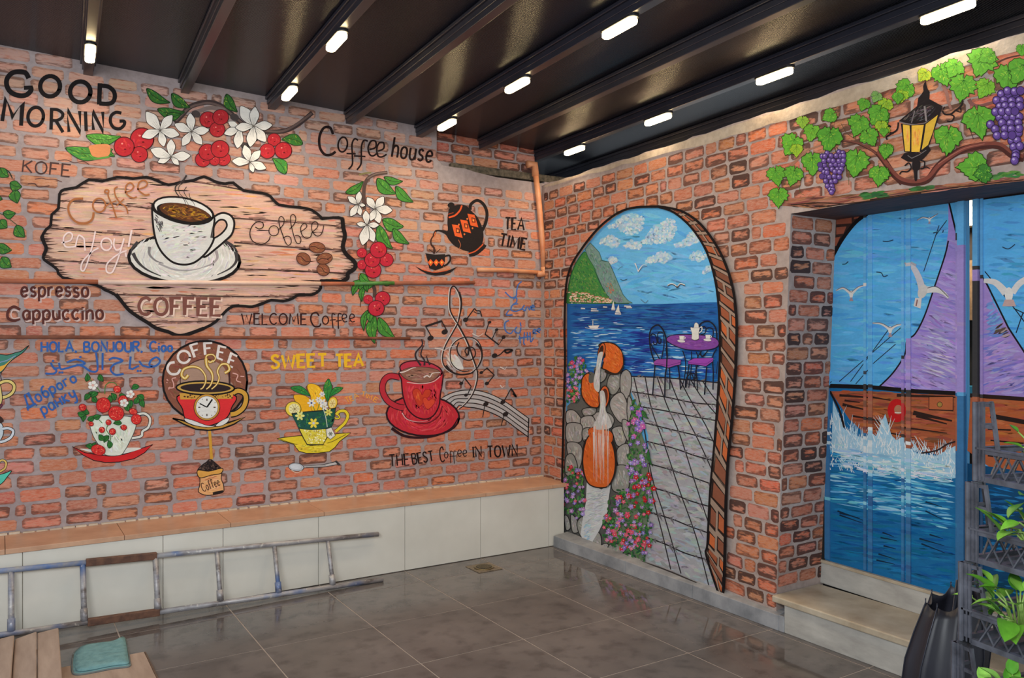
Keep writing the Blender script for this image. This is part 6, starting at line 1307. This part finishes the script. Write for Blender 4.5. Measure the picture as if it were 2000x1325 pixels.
seg('side_rail', top, -1.0, .40, .015, LBLUE, label='blue-painted stretch of the upper rail'); seg('sleeve', top, .40, .765, 0, LRUST, True, 'rusty brown joining sleeve'); seg('side_rail', top, .765, 2.14, .016, LM)
seg('side_rail', bot, -1.0, .40, .015, LM); seg('sleeve', bot, .40, .765, 0, LRUST, True, 'rusty brown joining sleeve'); seg('side_rail', bot, .765, 2.13, .016, LM)
for i, x in enumerate([-.63, -.29, .047, .385, .757, 1.10, 1.445, 1.79]):
    g = MB(); g.tube([top(x) - Vector((0, 0, .01)), (top(x) + bot(x)) / 2, bot(x) + Vector((0, 0, .01))], .0155 if i < 5 else .0135, 10); g.build('rung', LM, lad, smooth=True)
    g = MB(); a_, b__ = bot(x), top(x); d = (b__ - a_).normalized(); g.tube([a_ + d * .012, a_ + d * .075], .0195, 10); g.build('rung_collar', LM, lad, smooth=True)
# floor drain
dr = empty('floor_drain', (2.853, 4.88, 0)); tag(dr, 'small round brass floor drain set in a grimy square plate near the bench', 'drain')
g = MB(); g.box(-.095, .095, -.095, .095, 0, .005); g.build('drain_plate', simple('grimy_plate', (134, 118, 96), .5, col2=(70, 60, 48), scale=24), dr, bevel=.002)
g = MB(); g.tube([(0, 0, .004), (0, 0, .010)], .072, 28); g.build('brass_ring', simple('tarnished_brass', (150, 128, 84), .35, metal=.6, scale=30, col2=(84, 70, 44)), dr, bevel=.002)
g = MB(); g.tube([(0, 0, .009), (0, 0, .0115)], .056, 28); g.build('drain_cup', simple('drain_dark', (52, 46, 38), .5), dr)
g = MB()
for k in range(-3, 4): g.box(k * .014 - .0035, k * .014 + .0035, -math.sqrt(.052 ** 2 - (k * .014) ** 2), math.sqrt(.052 ** 2 - (k * .014) ** 2), .0112, .0135)
g.build('drain_grate', simple('drain_bar', (112, 98, 70), .4, metal=.5), dr)
# flattened cardboard, cloth
CB = simple('worn_cardboard', (172, 150, 134), .8, var=.08, scale=5, sc3=(4, .6, 1), col2=(146, 124, 110))
cbd = empty('cardboard_pile', (.1, 4.3, 0)); tag(cbd, 'flattened ridged cardboard lying on the floor at the lower left corner', 'cardboard')
for i in range(8):
    x1_ = .255 - i * .098; x0_ = x1_ - .096; g = MB(); dz = .012 * (i % 2)
    v = [(x0_ - .1, 4.83 - 4.3, .085 - dz), (x1_ - .1, 4.83 - 4.3, .095), (x1_ - .14, 3.6 - 4.3, .095), (x0_ - .14, 3.6 - 4.3, .085 - dz)]
    g.prism(v, (0, 0, -.07)); g.build('ridge', CB, cbd, bevel=.006)
cb2 = empty('cardboard_sheet', (.4, 4.2, 0)); tag(cb2, 'single worn cardboard sheet on the floor under the turquoise cloth', 'cardboard')
g = MB(); g.prism([(-.16, .27, .012), (.215, .27, .012), (.22, -.7, .012), (-.15, -.7, .012)], (0, 0, -.011)); g.build('board', CB, cb2, bevel=.002)
g = MB(); g.prism([(.216, .265, .013), (.222, .265, .013), (.226, -.7, .013), (.220, -.7, .013)], (0, 0, -.012)); g.build('cut_edge', simple('cut_edge', (96, 74, 60), .8), cb2)
TQ = simple('turquoise_terry', (118, 158, 160), .95, var=.1, scale=26, bmp=.7, col2=(92, 132, 136))
cl_ = empty('cleaning_cloth', (.44, 4.42, 0)); tag(cl_, 'folded turquoise cleaning cloth lying on cardboard at the lower left', 'cloth')
FLP = Plane((0, 0, .02), (0, 0, 1)); out_ = [FLP.hit(px, py) - Vector((.44, 4.42, 0)) for px, py in cr(P('143 1278 150 1268 165 1260 195 1256 222 1252 240 1244 246 1250 250 1270 253 1290 252 1300 220 1304 180 1312 150 1316 141 1308'), True, 3)]
def blanket(name, out, z, h, mat, parent, rn):
    n = len(out); cx = sum((p for p in out), Vector()) / n; V = []; F = []; K_ = 6
    for k in range(K_):
        t = k / K_
        for p in out:
            q = cx + (p - cx) * (1 - t); V.append(Vector((q.x, q.y, z + h * min(1, .35 + 2.6 * t) * (1 + .12 * math.sin(q.x * 60 + q.y * 31)) + rn.uniform(-.0006, .0006))))
    V.append(Vector((cx.x, cx.y, z + h)))
    for k in range(K_ - 1):
        for i in range(n): F.append((k * n + i, k * n + (i + 1) % n, (k + 1) * n + (i + 1) % n, (k + 1) * n + i))
    for i in range(n): F.append(((K_ - 1) * n + i, (K_ - 1) * n + (i + 1) % n, len(V) - 1))
    b0 = len(V); V += [Vector((p.x, p.y, z)) for p in out]
    for i in range(n): F.append((b0 + i, b0 + (i + 1) % n, (i + 1) % n, i))
    o = mesh_obj(name, V, F, mat, parent, smooth=True); return o
blanket('lower_fold', out_, .0125, .010, TQ, cl_, rr); 
c0 = sum((p for p in out_), Vector()) / len(out_)
blanket('upper_fold', [c0 + (p - c0) * .93 + Vector((.004, .003, 0)) for p in out_], .0225, .011, TQ, cl_, rr)
g = MB(); g.tube([Vector((p.x, p.y, .0155)) for p in out_ + out_[:1]], .0045, 6); g.build('stitched_hem', simple('grey_hem', (104, 112, 112), .9), cl_, smooth=True)
# ------------------------------------------------------------------ crates
def crate_mat():
    m, nt, b = newmat('black_crate_plastic'); f = noise(nt, 14, 5)
    nt.links.new(ramp(nt, f, [(.35, L3((50, 51, 58))), (.7, L3((88, 90, 100)))]), b.inputs['Base Color']); b.inputs['Roughness'].default_value = .32; b.inputs['Specular IOR Level'].default_value = .6; return m
CM = crate_mat(); PER = .236
def make_crate(L=.60, Wd=.40, H=.236):
    """far left corner of the crate at the origin, long side along -Y, short side along +X"""
    t = empty('plastic_crate'); rim_z = .098; wt = .005
    g = MB(); g.box(.01, Wd - .01, -L + .01, -.01, 0, .006)
    for k in range(1, 12): g.box(.01, Wd - .01, -L * k / 12 - .004, -L * k / 12 + .004, .006, .012)
    g.build('base_tray', CM, t)
    g = MB()
    for (x0, x1, y0, y1) in ((0, .014, -L, 0), (Wd - .014, Wd, -L, 0), (0, Wd, -.014, 0), (0, Wd, -L, -L + .014)):
        g.box(x0, x1, y0, y1, rim_z - .016, rim_z); g.box(x0 - .004 if x0 == 0 else x0, x1 + .004 if x1 == Wd else x1, y0, y1, rim_z - .004, rim_z + .002); g.box(x0, x1, y0, y1, 0, .016)
    g.build('rim', CM, t)
    def lattice(a, b_, nrm, n):
        g = MB(); a = Vector(a); b_ = Vector(b_); d = b_ - a
        for k in range(n):
            p = a + d * (k / n); q = a + d * ((k + 1) / n)
            g.bar(p + Vector((0, 0, .014)), q + Vector((0, 0, rim_z - .012)), .004, .006, up=nrm); g.bar(q + Vector((0, 0, .014)) + Vector(nrm) * .004, p + Vector((0, 0, rim_z - .012)) + Vector(nrm) * .004, .003, .004, up=nrm)
        g.build('lattice_side', CM, t)
    lattice((.004, -.06, 0), (.004, -L + .06, 0), (1, 0, 0), 11); lattice((Wd - .004, -.06, 0), (Wd - .004, -L + .06, 0), (-1, 0, 0), 11)
    lattice((.06, -.004, 0), (Wd - .06, -.004, 0), (0, -1, 0), 7); lattice((.06, -L + .004, 0), (Wd - .06, -L + .004, 0), (0, 1, 0), 7)
    # slender corner posts: a solid ribbed edge and a splayed open frame up each side
    for sx in (0, 1):
        for sy in (0, 1):
            g = MB(); X = lambda x: x if not sx else Wd - x
            Y = lambda y: -y if not sy else -L + y
            def bx_(x0, x1, y0, y1, z0, z1): g.box(min(X(x0), X(x1)), max(X(x0), X(x1)), min(Y(y0), Y(y1)), max(Y(y0), Y(y1)), z0, z1)
            bx_(0, .005, 0, .036, 0, H - .004); bx_(0, .036, 0, .005, 0, H - .004)
            for r_ in (.010, .022, .034): bx_(-.003, .003, r_, r_ + .004, .004, H - .004); bx_(r_, r_ + .004, -.003, .003, .004, H - .004)
            g.tube([(X(.003), Y(.003), 0), (X(.003), Y(.003), H - .004)], .009, 8)
            g.bar((X(.003), Y(.082), rim_z), (X(.003), Y(.060), H - .004), .010, .008); g.bar((X(.082), Y(.003), rim_z), (X(.060), Y(.003), H - .004), .010, .008)
            for z, w in ((H - .010, .062), (rim_z + .065, .072)): bx_(-.001, .006, .0, w, z - .005, z + .005); bx_(.0, w, -.001, .006, z - .005, z + .005)
            g.build('corner_post', CM, t)
    return t
# the stack stands on the floor before the steps; far-left corner of the stack
cr0 = make_crate(); base = Vector((2.395, 1.315, 0)); rot = math.radians(-14)
cpos = []
for k in range(6):
    c = cr0 if k == 0 else copy_tree(cr0)
    z = .002 + PER * k; q_ = Vector((2.432, 1.292, 0)) - RGT * (.021 * (5 - k)); c.location = (q_.x, q_.y, z); c.rotation_euler = (0, 0, rot + math.radians([0, 1.5, 2, 4, 1, -3][k])); cpos.append(c)
    tag(c, ['black lattice plastic crate at the floor, bottom of its stack', 'black lattice plastic crate, second from the floor in its stack', 'black lattice plastic crate, third from the floor, leaves at its lower edge', 'black crate with large bright leaves just above its rim, fourth from the floor', 'black crate below the top one, leaves standing above it at the right edge', 'topmost black plastic crate with free standing corner posts'][k], 'crate', 'stack of black plastic crates')
# leafy plants standing in the crates
def leaf_mat():
    m, nt, b = newmat('fresh_leaf'); f = noise(nt, 30, 4)
    a = N(nt, 'ShaderNodeVertexColor', layer_name='Col').outputs[0]
    g = ramp(nt, f, [(.3, (.75, .8, .7)), (.7, (1.1, 1.1, 1.0))])
    nt.links.new(mixrgb(nt, 'MULTIPLY', 1.0, a, g), b.inputs['Base Color']); b.inputs['Roughness'].default_value = .38; b.inputs['Subsurface Weight'].default_value = .0; return m
LEAF = leaf_mat(); STEM = simple('green_stem', (120, 150, 70), .5)
def leaf_geo(L, Wd, curl, fold, col):
    V, F = [], []; n = 8
    for i in range(n + 1):
        t = i / n; w = Wd * (math.sin(math.pi * min(1, t ** .8)) ** .75) if 0 < t < 1 else 0.0008
        z = -curl * t * t; wav = .06 * L * math.sin(t * 9) * .25
        V += [Vector((-w / 2, t * L, z + w * fold + wav)), Vector((-w / 4, t * L, z + w * fold * .45)), Vector((0, t * L, z)), Vector((w / 4, t * L, z + w * fold * .45)), Vector((w / 2, t * L, z + w * fold - wav))]
    for i in range(n):
        for k in range(4): q = i * 5 + k; F.append((q, q + 1, q + 6, q + 5))
    b0 = len(V); V += [v - Vector((0, 0, .0012)) for v in V[:]]; F += [tuple(i + b0 for i in f[::-1]) for f in list(F)]
    lin_ = L3(col); cols = [lin_ if (k % 4) in (0, 3) else tuple(v * 1.08 for v in lin_) for k in range(len(F))]
    return V, F, cols
def plant(loc, label, specs, seed):
    r = random.Random(seed); t = empty('leafy_plant', loc); tag(t, label, 'plant', 'leafy seedlings in the crates')
    g = MB()
    for (dx, dy, dz, L, az, tilt, roll, c) in specs:
        tip = Vector((dx, dy, dz)); g.tube([Vector((dx * .2, dy * .2, -.03)), Vector((dx * .5, dy * .5, dz * .6)), tip], [.004, .003, .0022], 6)
    g.build('stem', STEM, t, smooth=True)
    for (dx, dy, dz, L, az, tilt, roll, c) in specs:
        V, F, cc = leaf_geo(L, L * r.uniform(.5, .62), L * r.uniform(.15, .4), r.uniform(.08, .2), c)
        Mx = Matrix.Translation(Vector((dx, dy, dz))) @ Matrix.Rotation(math.radians(az), 4, 'Z') @ Matrix.Rotation(math.radians(tilt), 4, 'X') @ Matrix.Rotation(math.radians(roll), 4, 'Y')
        mesh_obj('leaf', [Mx @ v for v in V], F, LEAF, t, smooth=True, cols=cc)
    return t
def rnd_specs(seed, n, rad, zr, Lr, cols):
    r = random.Random(seed); out = []
    for i in range(n):
        a = i * 2.4 + r.uniform(-.4, .4); q = rad * r.uniform(.15, 1); out.append((q * math.cos(a), q * math.sin(a), r.uniform(*zr), r.uniform(*Lr), math.degrees(a) - 90 + r.uniform(-30, 30), r.uniform(-10, 60), r.uniform(-25, 25), r.choice(cols)))
    return out
GC = [(112, 172, 56), (96, 156, 48), (134, 190, 74), (78, 140, 44), (146, 200, 92)]
def at_depth(px, py, z): d = ray(px, py); return Vector((0, 0, CAMH)) + d * z
plant(at_depth(1992, 1215, 2.24), 'bright broad-leaved plant filling the crate fourth from the floor', rnd_specs(3, 24, .10, (-.03, .085), (.055, .095), GC), 3)
plant(at_depth(1925, 1190, 2.42), 'smaller leafy sprig behind the left post of the leafy crate', rnd_specs(5, 12, .05, (-.02, .06), (.04, .07), GC), 5)
plant(at_depth(2012, 1040, 2.22), 'bright plant at the right edge above the second rim from the top', rnd_specs(8, 20, .07, (-.02, .10), (.05, .10), GC), 8)
plant(at_depth(2016, 875, 2.2), 'leaf tips at the right edge beside the topmost crate', rnd_specs(11, 7, .035, (-.01, .05), (.03, .06), GC), 11)
plant(at_depth(1985, 1350, 2.2), 'leafy plant in the lowest visible crate at the bottom right corner', rnd_specs(14, 18, .09, (-.02, .05), (.05, .085), GC), 14)
# ------------------------------------------------------------------ closed umbrella leaning in the gap
UM = simple('black_umbrella_cloth', (40, 40, 50), .5, var=.15, scale=9, sc3=(1, 1, .4), col2=(24, 24, 32)); UR = simple('umbrella_rib', (52, 54, 64), .3, metal=.5)
A0 = at_depth(1846, 1168, 2.95)
um = empty('umbrella', (A0.x, A0.y, 0)); tag(um, 'half folded black umbrella standing between the marble steps and the crates', 'umbrella')
prof = [(0.0, .02), (.05, .06), (.14, .115), (.24, .150), (.36, .172), (.46, .172), (.56, .150), (.62, .132), (.665, .118)]
nr_ = 8; V, F = [], []; sub = 6; n = nr_ * sub
for i, (z, r_) in enumerate(prof):
    for k in range(n):
        a = 2 * math.pi * k / n; ph = (k % sub) / sub; dent = 1 - .17 * math.sin(math.pi * ph) * min(1, z * 3 + .2); zz = z - (.02 * math.sin(math.pi * ph) if i == len(prof) - 1 else 0)
        tx = RGT * (.13 * (z - .38)); V.append(Vector((r_ * dent * math.cos(a), r_ * dent * math.sin(a) * .75, zz + .22 * r_ * math.cos(a + .56) * (z / .6))) + tx)
for i in range(len(prof) - 1):
    for k in range(n): F.append((i * n + k, i * n + (k + 1) % n, (i + 1) * n + (k + 1) % n, (i + 1) * n + k))
o = mesh_obj('canopy', V, F, UM, um, smooth=True); md = o.modifiers.new('s', 'SOLIDIFY'); md.thickness = .002
for k in range(nr_):
    g = MB(); g.tube([V[i * n + k * sub] + Vector((0, 0, 0)) for i in range(len(prof))] + [V[(len(prof) - 1) * n + k * sub] + Vector((0, 0, .014))], .0022, 6); g.build('rib', UR, um, smooth=True)
g = MB(); g.tube([RGT * (.13 * -.38), RGT * (.13 * .35) + Vector((0, 0, .72))], .006, 8); g.build('shaft', UR, um, smooth=True)
g = MB(); g.tube([RGT * .075 + Vector((0, 0, .66)), RGT * .10 + Vector((0, 0, .745)), RGT * .125 + Vector((0, 0, .76)), RGT * .145 + Vector((0, 0, .74))], .010, 8); g.build('handle', simple('umbrella_handle', (30, 30, 32), .4), um, smooth=True)
